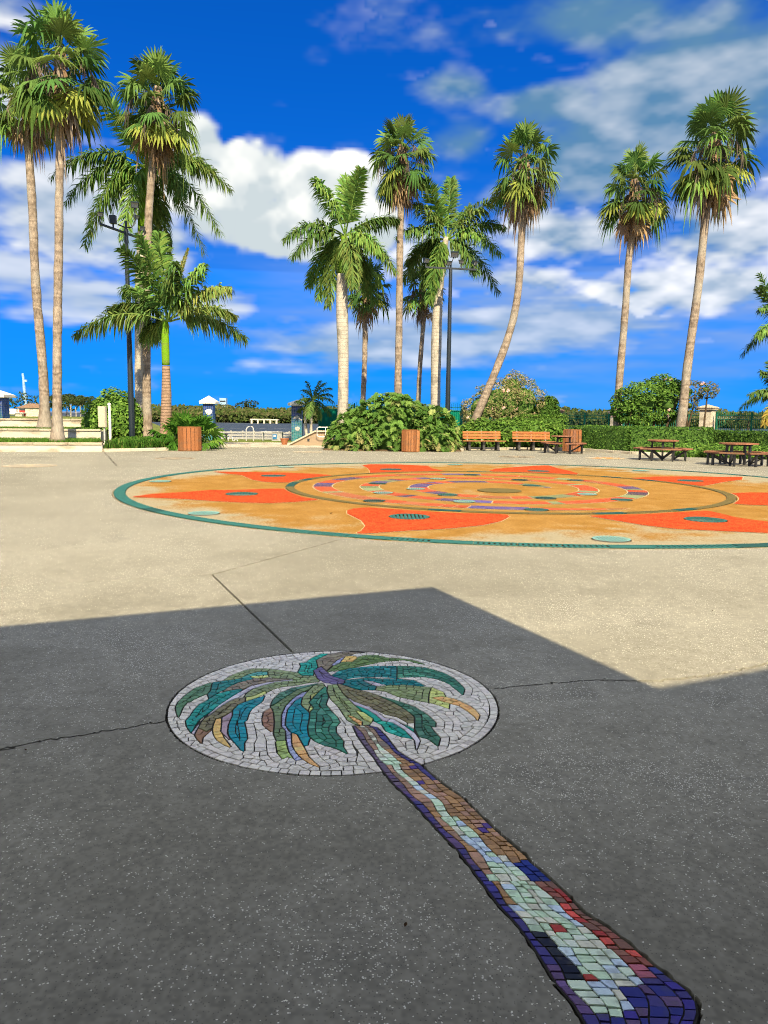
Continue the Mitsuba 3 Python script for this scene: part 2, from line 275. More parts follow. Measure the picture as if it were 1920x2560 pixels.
# ---- shapes measured on the ground, in metres
FROND_SHAPES=[
('sage',[(-0.928,4.348),(-0.906,4.423),(-0.857,4.501),(-0.798,4.566),(-0.713,4.565),(-0.625,4.542),(-0.509,4.493),(-0.416,4.458),(-0.365,4.376),(-0.401,4.356),(-0.495,4.366),(-0.586,4.392),(-0.677,4.412),(-0.764,4.405),(-0.811,4.388),(-0.845,4.365),(-0.888,4.335)]),
('teal2',[(-0.846,4.373),(-0.804,4.454),(-0.755,4.504),(-0.698,4.510),(-0.689,4.458),(-0.757,4.437),(-0.786,4.389)]),
('lime',[(-0.780,4.423),(-0.682,4.445),(-0.675,4.408),(-0.761,4.390)]),
('fern',[(-1.095,3.929),(-1.101,4.006),(-1.089,4.102),(-1.063,4.211),(-1.009,4.291),(-0.982,4.310),(-0.951,4.172),(-0.995,4.104),(-1.024,4.055),(-1.036,4.008),(-1.055,3.991),(-1.058,3.915),(-1.050,3.842),(-1.045,3.793),(-1.067,3.842)]),
('petrol',[(-0.982,4.310),(-0.926,4.339),(-0.847,4.378),(-0.776,4.404),(-0.763,4.399),(-0.781,4.356),(-0.844,4.297),(-0.887,4.208),(-0.926,4.140),(-0.940,4.042),(-0.970,4.122),(-0.963,4.172)]),
('taupe',[(-0.894,4.154),(-0.879,4.226),(-0.835,4.315),(-0.770,4.368),(-0.686,4.389),(-0.560,4.386),(-0.495,4.366),(-0.580,4.348),(-0.675,4.316),(-0.752,4.264),(-0.796,4.202),(-0.845,4.176)]),
('teal',[(-0.889,4.157),(-0.847,4.189),(-0.796,4.206),(-0.789,4.169),(-0.819,4.078),(-0.850,3.998),(-0.874,3.951),(-0.895,3.891),(-0.917,3.818),(-0.931,3.761),(-0.936,3.693),(-0.931,3.600),(-0.970,3.673),(-0.994,3.746),(-0.988,3.816),(-0.987,3.903),(-0.977,3.978),(-0.956,4.010),(-0.946,4.045),(-0.926,4.110)]),
('lilac',[(-0.528,4.379),(-0.675,4.320),(-0.752,4.261),(-0.791,4.177),(-0.834,4.064),(-0.870,3.959),(-0.892,3.854),(-0.913,3.755),(-0.924,3.648),(-0.928,3.600),(-0.907,3.578),(-0.899,3.694),(-0.879,3.819),(-0.849,3.914),(-0.814,4.022),(-0.776,4.128),(-0.739,4.221),(-0.670,4.285),(-0.525,4.356)]),
('sage',[(-0.372,4.381),(-0.495,4.366),(-0.615,4.331),(-0.681,4.275),(-0.731,4.213),(-0.755,4.145),(-0.760,4.071),(-0.745,4.024),(-0.715,4.049),(-0.682,4.098),(-0.660,4.140),(-0.627,4.199),(-0.574,4.253),(-0.509,4.272),(-0.440,4.319),(-0.374,4.339)]),
('lime',[(-0.755,4.080),(-0.712,4.097),(-0.660,4.181),(-0.649,4.148),(-0.682,4.098),(-0.715,4.049),(-0.745,4.020)]),
('olive',[(-0.755,4.080),(-0.747,4.016),(-0.772,3.924),(-0.810,3.835),(-0.826,3.806),(-0.842,3.778),(-0.839,3.737),(-0.837,3.657),(-0.857,3.604),(-0.861,3.579),(-0.907,3.642),(-0.911,3.748),(-0.887,3.833),(-0.862,3.921),(-0.830,4.014),(-0.798,4.059)]),
('brown',[(-0.857,3.607),(-0.837,3.657),(-0.863,3.542),(-0.853,3.481),(-0.885,3.529),(-0.907,3.578),(-0.908,3.648)]),
('ochre',[(-0.846,3.771),(-0.815,3.779),(-0.803,3.697),(-0.791,3.619),(-0.761,3.544),(-0.728,3.485),(-0.707,3.441),(-0.746,3.472),(-0.786,3.519),(-0.815,3.580),(-0.834,3.644),(-0.843,3.709)]),
('mauve',[(-0.818,3.792),(-0.784,3.868),(-0.767,3.808),(-0.766,3.698),(-0.743,3.570),(-0.729,3.527),(-0.764,3.582),(-0.787,3.619),(-0.801,3.711)]),
('blue',[(-0.658,4.091),(-0.653,4.115),(-0.652,4.019),(-0.676,3.957),(-0.691,3.912),(-0.695,3.839),(-0.689,3.755),(-0.699,3.741),(-0.670,3.635),(-0.647,3.535),(-0.653,3.487),(-0.636,3.400),(-0.648,3.405),(-0.686,3.474),(-0.733,3.558),(-0.748,3.595),(-0.766,3.698),(-0.769,3.822),(-0.783,3.894),(-0.770,3.969),(-0.734,4.025),(-0.695,4.065)]),
('forest',[(-0.378,4.312),(-0.436,4.275),(-0.511,4.237),(-0.572,4.151),(-0.594,4.053),(-0.594,3.959),(-0.533,3.992),(-0.491,4.120),(-0.442,4.214),(-0.365,4.303)]),
('moss',[(-0.365,4.303),(-0.423,4.206),(-0.455,4.171),(-0.501,4.056),(-0.512,3.962),(-0.519,3.844),(-0.501,3.706),(-0.471,3.641),(-0.455,3.516),(-0.494,3.503),(-0.520,3.576),(-0.546,3.704),(-0.571,3.857),(-0.593,3.952),(-0.568,3.991),(-0.524,4.103),(-0.477,4.204)]),
('brown',[(-0.590,3.929),(-0.601,3.907),(-0.617,3.870),(-0.610,3.771),(-0.589,3.690),(-0.543,3.626),(-0.535,3.626),(-0.551,3.759),(-0.572,3.871)]),
('lime2',[(-0.503,3.509),(-0.456,3.522),(-0.434,3.422),(-0.403,3.331),(-0.429,3.349),(-0.446,3.327),(-0.478,3.387)]),
('periw',[(-0.448,4.163),(-0.420,4.181),(-0.441,4.089),(-0.476,4.040),(-0.495,3.917),(-0.496,3.816),(-0.482,3.706),(-0.466,3.641),(-0.441,3.603),(-0.420,3.458),(-0.388,3.367),(-0.361,3.321),(-0.386,3.310),(-0.427,3.405),(-0.454,3.528),(-0.471,3.641),(-0.499,3.692),(-0.517,3.844),(-0.512,3.962),(-0.485,4.072)]),
('blue',[(-0.441,4.089),(-0.470,4.041),(-0.495,3.917),(-0.488,3.774),(-0.480,3.706),(-0.442,3.616),(-0.407,3.579),(-0.390,3.518),(-0.364,3.468),(-0.350,3.471),(-0.350,3.531),(-0.340,3.581),(-0.355,3.778),(-0.384,3.877),(-0.426,3.949),(-0.441,4.042)]),
('sage',[(-0.348,4.322),(-0.393,4.276),(-0.415,4.189),(-0.435,4.090),(-0.433,3.995),(-0.414,3.950),(-0.387,3.906),(-0.379,3.997),(-0.389,4.075),(-0.366,4.174),(-0.325,4.261)]),
('lime',[(-0.394,4.123),(-0.360,4.174),(-0.373,4.059),(-0.365,3.982),(-0.336,3.907),(-0.356,3.809),(-0.384,3.899),(-0.379,3.997)]),
('peach',[(-0.438,3.606),(-0.416,3.594),(-0.390,3.518),(-0.361,3.436),(-0.332,3.346),(-0.297,3.282),(-0.273,3.246),(-0.316,3.277),(-0.360,3.335),(-0.390,3.389),(-0.419,3.469)]),
('fern2',[(-0.328,4.262),(-0.309,4.227),(-0.298,4.088),(-0.304,3.989),(-0.267,3.896),(-0.233,3.822),(-0.213,3.750),(-0.231,3.693),(-0.226,3.625),(-0.195,3.547),(-0.183,3.522),(-0.182,3.460),(-0.157,3.386),(-0.193,3.423),(-0.237,3.458),(-0.269,3.470),(-0.321,3.524),(-0.351,3.582),(-0.367,3.689),(-0.367,3.774),(-0.374,3.878),(-0.359,3.940),(-0.393,4.019),(-0.360,4.154)]),
('jade',[(-0.397,4.878),(-0.453,4.782),(-0.479,4.696),(-0.519,4.684),(-0.502,4.612),(-0.510,4.513),(-0.479,4.452),(-0.416,4.454),(-0.412,4.545),(-0.391,4.688),(-0.386,4.785),(-0.303,4.865)]),
('taupe',[(-0.418,4.744),(-0.356,4.861),(-0.265,4.912),(-0.178,4.930),(-0.119,4.913),(-0.191,4.879),(-0.256,4.750),(-0.307,4.671),(-0.340,4.553),(-0.363,4.501),(-0.391,4.593)]),
('periw',[(-0.313,4.656),(-0.284,4.749),(-0.248,4.807),(-0.228,4.819),(-0.262,4.728),(-0.295,4.643)]),
('moss2',[(-0.338,4.518),(-0.298,4.639),(-0.254,4.706),(-0.173,4.798),(-0.117,4.851),(-0.031,4.854),(0.027,4.806),(0.141,4.787),(0.211,4.749),(0.268,4.685),(0.223,4.705),(0.141,4.769),(0.027,4.738),(-0.057,4.691),(-0.159,4.622),(-0.246,4.561),(-0.305,4.534)]),
('ochre',[(-0.261,4.717),(-0.238,4.819),(-0.174,4.838),(-0.164,4.799),(-0.191,4.726)]),
('petrol2',[(-0.311,4.433),(-0.264,4.535),(-0.199,4.589),(-0.056,4.637),(0.096,4.642),(0.093,4.427),(0.053,4.426),(-0.053,4.442),(-0.172,4.418),(-0.235,4.377),(-0.282,4.395)]),
('fern2',[(0.096,4.646),(0.165,4.645),(0.275,4.616),(0.365,4.536),(0.424,4.438),(0.464,4.306),(0.473,4.252),(0.454,4.159),(0.431,4.233),(0.390,4.341),(0.330,4.416),(0.246,4.452),(0.159,4.437),(0.093,4.427)]),
('petrol2',[(-0.282,4.395),(-0.209,4.375),(-0.079,4.418),(0.000,4.401),(0.092,4.414),(0.190,4.382),(0.248,4.299),(0.218,4.284),(0.129,4.310),(0.052,4.289),(-0.013,4.324),(-0.078,4.360),(-0.104,4.368),(-0.077,4.307),(-0.025,4.272),(-0.031,4.218),(-0.113,4.220),(-0.165,4.246),(-0.212,4.299),(-0.259,4.335)]),
('lilac',[(-0.108,4.372),(-0.058,4.360),(0.000,4.313),(-0.019,4.283),(-0.071,4.322)]),
('sage',[(-0.028,4.272),(0.039,4.293),(0.129,4.305),(0.218,4.284),(0.300,4.264),(0.272,4.106),(0.302,4.008),(0.244,4.038),(0.172,4.077),(0.088,4.122),(0.026,4.198),(-0.034,4.218)]),
('lime',[(0.288,4.268),(0.346,4.194),(0.354,4.130),(0.308,4.090),(0.366,4.018),(0.358,3.950),(0.302,4.004),(0.259,4.039),(0.270,4.174)]),
('peach',[(0.284,4.106),(0.335,4.128),(0.394,4.096),(0.438,4.048),(0.480,3.984),(0.503,3.919),(0.511,3.858),(0.494,3.796),(0.487,3.840),(0.460,3.915),(0.421,3.992),(0.359,4.039)]),
('olive',[(-0.272,4.329),(-0.217,4.284),(-0.164,4.231),(-0.074,4.181),(0.001,4.114),(0.074,4.033),(0.120,3.939),(0.164,3.848),(0.172,3.758),(0.138,3.750),(0.083,3.828),(0.025,3.856),(-0.022,3.916),(-0.064,3.977),(-0.119,4.008),(-0.169,4.055),(-0.223,4.155)]),
('forest',[(-0.011,4.117),(0.074,4.058),(0.175,3.972),(0.235,3.868),(0.275,3.764),(0.269,3.704),(0.243,3.723),(0.261,3.638),(0.285,3.573),(0.268,3.481),(0.229,3.556),(0.187,3.581),(0.169,3.677),(0.173,3.758),(0.175,3.834),(0.132,3.931),(0.062,4.039)]),
('jade',[(-0.145,3.981),(-0.093,3.964),(-0.051,3.902),(-0.009,3.828),(0.048,3.800),(0.104,3.744),(0.159,3.676),(0.160,3.554),(0.100,3.578),(0.025,3.643),(0.003,3.725),(-0.032,3.766),(-0.067,3.824),(-0.115,3.897)]),
('lilac',[(-0.223,4.150),(-0.156,4.039),(-0.070,3.956),(-0.018,3.880),(0.017,3.807),(0.062,3.794),(0.117,3.710),(0.164,3.622),(0.185,3.538),(0.165,3.438),(0.163,3.544),(0.114,3.675),(0.059,3.755),(0.008,3.777),(-0.033,3.865),(-0.075,3.925),(-0.161,4.010)]),
('sage',[(-0.310,4.281),(-0.264,4.305),(-0.223,4.159),(-0.168,4.026),(-0.134,3.947),(-0.103,3.886),(-0.048,3.795),(-0.054,3.751),(-0.070,3.709),(-0.098,3.708),(-0.144,3.735),(-0.174,3.777),(-0.195,3.850),(-0.230,3.956),(-0.279,4.068),(-0.308,4.191)]),
('lime',[(-0.094,3.878),(-0.046,3.795),(-0.053,3.754),(-0.089,3.794),(-0.133,3.900)]),
('peach',[(-0.172,3.838),(-0.147,3.821),(-0.102,3.760),(-0.102,3.713),(-0.139,3.773)]),
('violet',[(-0.379,4.617),(-0.418,4.545),(-0.379,4.399),(-0.330,4.328),(-0.267,4.307),(-0.225,4.326),(-0.221,4.371),(-0.254,4.403),(-0.301,4.443),(-0.338,4.518)]),
]
TRUNK_LEFT=[(-0.148,3.709),(-0.121,3.588),(-0.080,3.462),(-0.036,3.345),(0.002,3.219),(0.013,3.198),(0.044,3.110),(0.112,2.976),(0.182,2.811),(0.222,2.717),(0.282,2.585),(0.327,2.451),(0.345,2.397),(0.341,2.406),(0.378,2.294),(0.419,2.203),(0.447,2.117),(0.469,2.032),(0.488,1.947),(0.518,1.874),(0.534,1.803),(0.547,1.754)]
TRUNK_RIGHT=[(-0.065,3.718),(-0.019,3.692),(0.025,3.592),(0.076,3.430),(0.126,3.349),(0.174,3.294),(0.205,3.226),(0.269,3.093),(0.340,2.981),(0.392,2.848),(0.455,2.701),(0.521,2.567),(0.530,2.532),(0.576,2.439),(0.620,2.336),(0.647,2.256),(0.707,2.181),(0.747,2.110),(0.787,2.025),(0.818,1.974),(0.847,1.926),(0.854,1.884),(0.843,1.844),(0.811,1.795),(0.768,1.762)]
PETALS=[
[(-4.67,14.07),(-4.43,14.65),(-3.93,15.10),(-3.55,15.55),(-3.03,15.61),(-2.54,15.89),(-2.05,16.04),(-1.82,15.13),(-1.54,14.41),(-1.18,13.99),(-1.53,13.62),(-1.99,13.35),(-2.50,13.40),(-3.03,13.57),(-3.60,13.84),(-4.08,13.96),(-4.40,14.03)],
[(-4.64,20.60),(-4.03,20.54),(-3.39,20.57),(-2.62,20.47),(-1.83,20.16),(-1.33,19.75),(-1.54,19.20),(-1.86,18.36),(-2.10,17.55),(-2.46,17.45),(-2.82,17.67),(-3.14,18.18),(-3.42,18.93),(-3.62,19.48),(-4.13,19.95)],
[(-0.69,23.80),(-0.48,24.44),(0.42,24.50),(1.36,23.97),(1.41,22.87),(1.71,21.67),(1.34,21.61),(0.30,20.84),(-0.40,20.37),(-0.41,21.49),(-0.51,22.73)],
[(-0.60,12.42),(-0.51,12.70),(-0.28,12.89),(0.78,12.39),(1.26,12.25),(1.74,12.22),(1.96,12.13),(1.96,11.89),(1.74,11.34),(1.41,10.89),(0.95,10.56),(0.66,10.42),(0.32,10.29),(-0.08,10.07),(-0.40,9.91),(-0.30,10.27),(-0.26,10.70),(-0.34,11.28),(-0.47,11.68),(-0.58,12.03)],
[(3.23,12.10),(3.70,12.26),(4.23,12.39),(4.84,12.70),(5.50,12.98),(5.55,12.63),(5.59,12.13),(5.75,11.79),(6.06,11.48),(6.29,11.18),(6.42,10.79),(5.97,10.49),(5.28,10.46),(4.62,10.61),(4.12,10.76),(3.79,11.08),(3.50,11.60)],
[(7.27,16.12),(7.80,16.35),(8.38,16.37),(8.90,16.13),(8.92,15.15),(7.87,14.24),(7.12,13.88),(6.64,13.96),(6.45,14.10),(7.07,15.33)],
[(6.23,19.84),(7.25,20.58),(8.14,20.78),(8.92,20.69),(9.74,20.87),(9.26,19.88),(8.42,19.04),(7.41,17.81),(7.18,18.31),(6.87,19.07),(6.56,19.51)],
[(2.99,22.03),(3.29,22.92),(3.97,23.75),(4.75,24.56),(5.28,24.95),(5.32,24.46),(5.29,23.51),(5.40,22.41),(5.39,21.39),(5.17,20.70),(4.62,20.98),(3.85,21.30),(3.20,21.51)],
]
JOINT_MAIN=[(-0.57,9.49),(-1.66,7.32),(-0.59,4.90)]
JOINT_LEFT=[(-1.66,7.32),(-3.41,6.70),(-4.54,6.29)]
CRACK_RIGHT=[(0.65,4.26),(0.88,4.33),(1.25,4.43),(1.61,4.42),(1.96,4.52),(2.23,4.64),(2.47,4.77)]
CRACK_LEFT=[(-1.93,3.35),(-1.76,3.39),(-1.59,3.49),(-1.36,3.60),(-1.22,3.67),(-1.09,3.75)]
# ---------------------------------------------------------------- ground
PX = Polygon([(-34, -16), (34, -16), (34, 30), (16.5, 30.4), (13.6, 32.0), (10.6, 33.9), (9.4, 36.6), (6, 36.9), (3.4, 36.2), (-2.8, 36.7), (-8.0, 35.8), (-11.1, 31), (-16, 30), (-34, 28)])
MC, MR = (-.257, 4.05), .885                                   # the palm mosaic's disc
def smooth_line(pts, n, jit, seed):
    r = np.random.default_rng(seed); p = np.asarray(pts, float); s = np.r_[0, np.cumsum(np.linalg.norm(np.diff(p, axis=0), axis=1))]
    q = np.linspace(0, s[-1], n); c = np.stack([np.interp(q, s, p[:, k]) for k in (0, 1)], 1)
    c[1:-1] += r.normal(0, jit, (n - 2, 2)); return c
trunk_poly = Polygon([*TRUNK_LEFT, *TRUNK_RIGHT[::-1]]).buffer(0)
disc = Point(MC).buffer(MR, 64)
FC, FR_ = (2.72, 17.46), 8.41
cuts = [LineString(smooth_line(CRACK_RIGHT, 90, .008, 1)).buffer(.0065), LineString(smooth_line(CRACK_RIGHT[2:], 90, .02, 5)).buffer(.002),
        LineString(smooth_line(CRACK_LEFT, 60, .007, 2)).buffer(.0065),
        LineString(JOINT_MAIN).buffer(.011), LineString(JOINT_LEFT).buffer(.004),
        LineString(smooth_line([(-13.5, 36), (-10.45, 28.9), (-7.8, 22.4)], 60, .02, 3)).buffer(.02),
        LineString([(4.3, 25.7), (5.68, 28.15), (9.4, 38)]).buffer(.014), LineString([(-34, 20.5), (-8, 24.2), (-4.9, 21.4)]).buffer(.012),
        LineString([(2.45, 4.78), (4, 5.0), (9, 5.3), (34, 6.5)]).buffer(.006), LineString([(-1.7, 3.4), (-4, 2.4), (-34, -6)]).buffer(.006),
        LineString([(10.9, 18), (20, 15.5), (34, 11)]).buffer(.012), LineString([(-2.7, 35.5), (-3.6, 24.0)]).buffer(.012)]
r8 = np.random.default_rng(8)
edge = unary_union([disc.buffer(.009), trunk_poly.buffer(.008)])
edge = Polygon([(x + dx, y + dy) for (x, y), (dx, dy) in zip(edge.exterior.segmentize(.02).coords[:-1], r8.normal(0, .0025, (9999, 2)))]).buffer(0)
slabs = PX.difference(unary_union([*cuts, edge, Point(FC).buffer(FR_ + .01, 128)]))
struct('terrain', MB().add(*prism(Polygon([(-400, -40), (60, -40), (60, 30), (24, 48.5), (-11.5, 48.5), (-16, 60), (-36, 120), (-84, 262), (-400, 420)]), -2.4, -.03)), 'far_lawn', 'grassy land round the plaza, ending at the sea wall by the water')
k = thing('plaza', 'wide concrete plaza of large pale slabs with joints and cracks', 'plaza', kind='structure'); labels[k]['category'] = 'plaza'
part('plaza', 'joint_bed', sheet(PX, -.022), 'joint_dark')
for q in polys(slabs):
    part('plaza', 'slab', MB().add(*prism(q, -.021, 0.0)), 'concrete')
struct('walkway', MB().add(*prism(Polygon([(-8.3, 35.85), (-2.8, 36.75), (-2.9, 43.0), (-9.6, 42.2), (-9.2, 38)]), -.4, .006)), 'pale_concrete', 'pale concrete landing leading from the plaza down to the boardwalk')
struct('water', sheet(Polygon([(-700, 46), (900, 46), (1500, 4000), (-1500, 4000)]), -1.25), 'lagoon_surface', 'dark blue grey lagoon beyond the railing')

# ---------------------------------------------------------------- palm mosaic in the pavement
SEEN = dict(sage=(116, 131, 92), teal2=(70, 140, 138), lime=(168, 178, 112), fern=(74, 112, 86), petrol=(24, 104, 104), taupe=(116, 107, 92), teal=(22, 124, 122), lilac=(163, 162, 182), olive=(106, 102, 74), brown=(126, 97, 75), ochre=(206, 172, 106), mauve=(152, 132, 152), blue=(10, 116, 134), forest=(54, 96, 78), moss=(95, 116, 78), lime2=(140, 166, 95), periw=(142, 150, 190), peach=(206, 160, 104), fern2=(45, 102, 84), jade=(22, 132, 122), moss2=(86, 112, 62), petrol2=(12, 100, 106), violet=(92, 82, 124))
rng = np.random.default_rng(4)
def tess(region, w, s, rnd, gap=.0027, jit=.10):
    """Cut a region into hand-cut tesserae laid in rows that follow its outline."""
    out, k = [], 0
    while True:
        band = region.buffer(-k * w).difference(region.buffer(-(k + 1) * w)); core = region.buffer(-(k + .5) * w)
        if band.is_empty: return out
        if core.is_empty: band = region.buffer(-k * w)
        seeds = []
        for g in polys(core) if not core.is_empty else polys(band):
            ring = g.exterior; n = max(1, int(round(ring.length / s))) if not core.is_empty else max(1, int(round(ring.length / s / 2)))
            for line in [ring, *g.interiors]:
                n = max(1, int(round(line.length / (s if not core.is_empty else 2 * s))))
                for d in (np.arange(n) + rnd.random()) * line.length / n:
                    p = line.interpolate(float(d + rnd.normal(0, jit * s))); seeds.append((p.x, p.y))
        for piece in polys(band): out += cells(piece, [q for q in seeds if piece.distance(Point(q)) < .012] or [tuple(piece.representative_point().coords[0])], gap)
        if core.is_empty: return out
        k += 1
def cells(region, seeds, gap):
    seeds = np.array(seeds); x0, y0, x1, y1 = region.bounds; b = 3.0; drop = set()
    for i, j in sorted(cKDTree(seeds).query_pairs(.016)):
        if i not in drop: drop.add(j)
    seeds = np.array([q for i, q in enumerate(seeds) if i not in drop])
    vor = Voronoi(np.vstack([seeds, [(x0 - b, y0), (x1 + b, y1), (x0, y1 + b), (x1, y0 - b), (x0 - b, y1 + b), (x1 + b, y0 - b), (x1 + b, y1 + b), (x0 - b, y0 - b)]]))
    out = []
    for i in range(len(seeds)):
        reg = vor.regions[vor.point_region[i]]
        if not reg or -1 in reg: continue
        c = Polygon(vor.vertices[reg]).intersection(region).buffer(-gap, join_style=2).simplify(.0025)
        out += [q for q in polys(c) if q.area > 6e-5]
    return out
tiles = []                                                     # (polygon, colour)
trunk_in = trunk_poly.buffer(-.004)
cover = trunk_poly
for name, pts in reversed(FROND_SHAPES):
    reg = Polygon(pts).buffer(0).buffer(.004).intersection(disc.buffer(-.02)).difference(cover)
    cover = unary_union([cover, Polygon(pts).buffer(.004)])
    for g in polys(reg.buffer(-.0015)):
        for q in tess(g, .036, .043, rng):
            c = lin(*SEEN[name]) * np.array([1.75, 1.7, 1.45]) * rng.uniform(.78, 1.2) * rng.uniform(.95, 1.05, 3)
            if name in ('fern2', 'forest', 'jade', 'petrol2') and rng.random() < .12: c = c * 1.5 + .03
            tiles.append((q, c))
for g in polys(disc.difference(cover).buffer(-.001)):
    for q in tess(g, .043, .047, rng): tiles.append((q, np.array([.89, .85, .73]) * rng.uniform(.82, 1.04) * rng.uniform(.98, 1.02, 3)))
def along(line, n):
    p = np.asarray(line, float); s = np.r_[0, np.cumsum(np.linalg.norm(np.diff(p, axis=0), axis=1))]
    return lambda t: np.stack([np.interp(np.asarray(t) * s[-1], s, p[:, k]) for k in (0, 1)], -1)
LA, RA = along(TRUNK_LEFT, 0), along(TRUNK_RIGHT, 0)
tr, st = [], []
for t0, t1, lanes in ((0, .22, 5), (.22, .45, 6), (.45, .66, 7), (.66, .83, 8), (.83, 1.0, 8)):
    ph = rng.uniform(0, 6, lanes + 1); ub = lambda j, t: 0.0 if j == 0 else 1.0 if j == lanes else (j + .16 * math.sin(t * 31 + ph[j]) + .12 * math.sin(t * 70 + 2 * ph[j])) / lanes
    for j in range(lanes):
        t = t0
        while t < t1 - .004:
            e = t + rng.uniform(.0125, .0205)
            if e > t1 - .007: e = t1
            k1, k2 = rng.normal(0, .0011, 2) if e < t1 else (0, 0); cnr = []
            for u_, t_ in ((ub(j, t), t), (ub(j, (t + e) / 2), (t + e) / 2), (ub(j, e), e + k1), (ub(j + 1, e), e + k2), (ub(j + 1, (t + e) / 2), (t + e) / 2), (ub(j + 1, t), t)):
                t_ = min(t_, 1.0); cnr.append(tuple(LA(t_) * (1 - u_) + RA(t_) * u_))
            q = Polygon(cnr).buffer(0).intersection(trunk_in).buffer(-.0026, join_style=2)
            for g in polys(q):
                if g.area > 5e-5: tr.append(g); st.append(((t + e) / 2, (j + .5) / lanes))
            t = e
def pick(*o): return o[rng.integers(len(o))]
def trunk_colour(s, t):
    mint, sky, marble = (178, 214, 196), (166, 192, 226), (188, 198, 192)
    indigo, violet, plum = (58, 56, 116), (84, 70, 112), (88, 80, 104)
    taupe, tan, pink = (126, 110, 96), (148, 120, 84), (154, 126, 110)
    if s > .925 - .10 * max(0, t - .45) and not (t < .52 and s < .955): return pick(indigo, indigo, (58, 52, 140), violet, (44, 48, 120))
    if s > .955: return pick(violet, indigo, (98, 72, 140))
    edge_l = .17 if s < .6 else .13
    if t < edge_l: return pick(violet, plum, plum) if s < .35 else pick(violet, indigo, (70, 62, 122)) if s < .62 else pick(indigo, indigo, (58, 56, 132)) if s < .86 else pick(violet, (96, 80, 132))
    if .80 < s < .90 and t < .27: return pick((34, 38, 46), (42, 46, 52), (28, 30, 40))
    half = np.interp(s, [0, .3, .5, .65, .8, .93], [.11, .13, .17, .24, .31, .33]); mid = np.interp(s, [0, .5, .7, .93], [.42, .42, .46, .47])
    if t > .84 and s < .30: return pick(indigo, (60, 56, 112), (52, 56, 118))
    if abs(t - mid) < half:
        if s < .12: return pick((150, 156, 150), marble, (128, 130, 122))
        if s > .66 and rng.random() < .05: return pick((150, 60, 50), (112, 104, 96))
        return pick(mint, mint, marble) if s < .33 else pick(sky, sky, mint, marble) if s < .62 else pick(mint, mint, mint, marble, sky)
    if t < mid: return pick(taupe, taupe, pink) if s < .28 else pick(pink, tan, (142, 118, 100)) if s < .72 else pick(taupe, (118, 96, 86), (140, 66, 58), (112, 106, 96))
    if s < .14: return pick((112, 106, 102), taupe)
    if .60 < s < .665 and t > .78: return (34, 46, 120)
    if s < .62: return pick(tan, tan, (132, 106, 74), pink) if rng.random() > .05 else (74, 58, 132)
    if s > .86 and t > .8: return pick((150, 90, 112), indigo, (52, 60, 130))
    return pick((122, 76, 66), (128, 92, 80), (110, 84, 74), (146, 56, 50) if t > .72 else (128, 92, 82), (200, 88, 80) if t > .76 else (130, 90, 78))
for q, w_ in zip(tr, st): tiles.append((q, lin(*trunk_colour(*w_)) * np.array([1.7, 1.55, 1.3]) * rng.uniform(.85, 1.15)))
PM = thing('palm_mosaic', 'tile mosaic of a palm tree with a white disc set into the shaded pavement', 'mosaic')
part(PM, 'mortar_bed', sheet(unary_union([disc, trunk_poly]), -.006), 'mortar')
def tile_mesh(q, c, z):
    v, f = prism(q, -.0055, z); return v, f, np.broadcast_to(c, (len(v), 3))
def size_seen(q):
    c = q.centroid; d2 = c.x ** 2 + c.y ** 2 + 1.55 ** 2; return q.area / d2 ** 1.5
tiles.sort(key=lambda a: -size_seen(a[0]))
rest = MB()
for i, (q, c) in enumerate(tiles):
    z = rng.uniform(-.0015, .0012); v, f, col = tile_mesh(q, c, z)
    if i < 300: part(PM, 'tile', (v, f), 'glazed_tile', color=np.array(col))
    else: rest.add(v, f, col)
part(PM, 'tile_field', rest, 'glazed_tile', label='smaller white, green, teal and brown tiles of the mosaic', kind='stuff')

# ---------------------------------------------------------------- round fountain floor
FN = thing('fountain_floor', 'round orange fountain floor with red sun rays, a tile spiral and a teal drain ring', 'fountain')
IC, IR = (2.6, 17.0), 4.66
RINGS = [(FC, 8.28, .21), (IC, IR, .17)]
RAY_COVERS = [(-2.76, 14.83), (.39, 11.73), (-2.8, 19.34), (.18, 22.15), (4.96, 11.77), (4.44, 22.18), (7.69, 19.3)]
RIM_COVERS = [(-2.8, 11.86), (-5.09, 17.42), (-2.9, 22.68), (2.92, 9.75), (7.61, 22.84), (2.27, 24.73), (9.6, 14.2)]
JETS = [(-.18, 13.89), (1.46, 13.94), (2.56, 12.83), (-.15, 17.46), (.67, 16.28), (1.26, 15.11), (3.1, 14.7), (4.12, 15.56), (4.52, 14.57), (3.34, 18.94), (1.32, 19.01), (4.75, 19.06), (2.31, 20.42), (-.02, 15.37), (3.35, 17.43)]
wells = unary_union([Point(x, y).buffer(r + .012, 24) for L_, r in ((RAY_COVERS, .31), (RIM_COVERS, .24), (JETS, .2)) for x, y in L_] + [Point(c).buffer(r + w / 2 + .012, 128).difference(Point(c).buffer(r - w / 2 - .012, 128)) for c, r, w in RINGS])
part(FN, 'dyed_floor', MB().add(*prism(Point(FC).buffer(FR_, 128).difference(wells), -.021, .003)), 'dyed_concrete')
part(FN, 'well_bed', sheet(Point(FC).buffer(FR_ - .01, 128), -.0205), 'drain_bed')
def blob(pts, b=.12): return Polygon(pts).buffer(b).buffer(-2 * b).buffer(b) if b else Polygon(pts)
def arc_poly(c, r0, r1, a0, a1, n=5):
    a = np.linspace(a0, a1, n); o = [(c[0] + r1 * math.cos(x), c[1] + r1 * math.sin(x)) for x in a]; i = [(c[0] + r0 * math.cos(x), c[1] + r0 * math.sin(x)) for x in a[::-1]]
    return Polygon(o + i)
hole = Point(IC).buffer(IR + .13, 96)
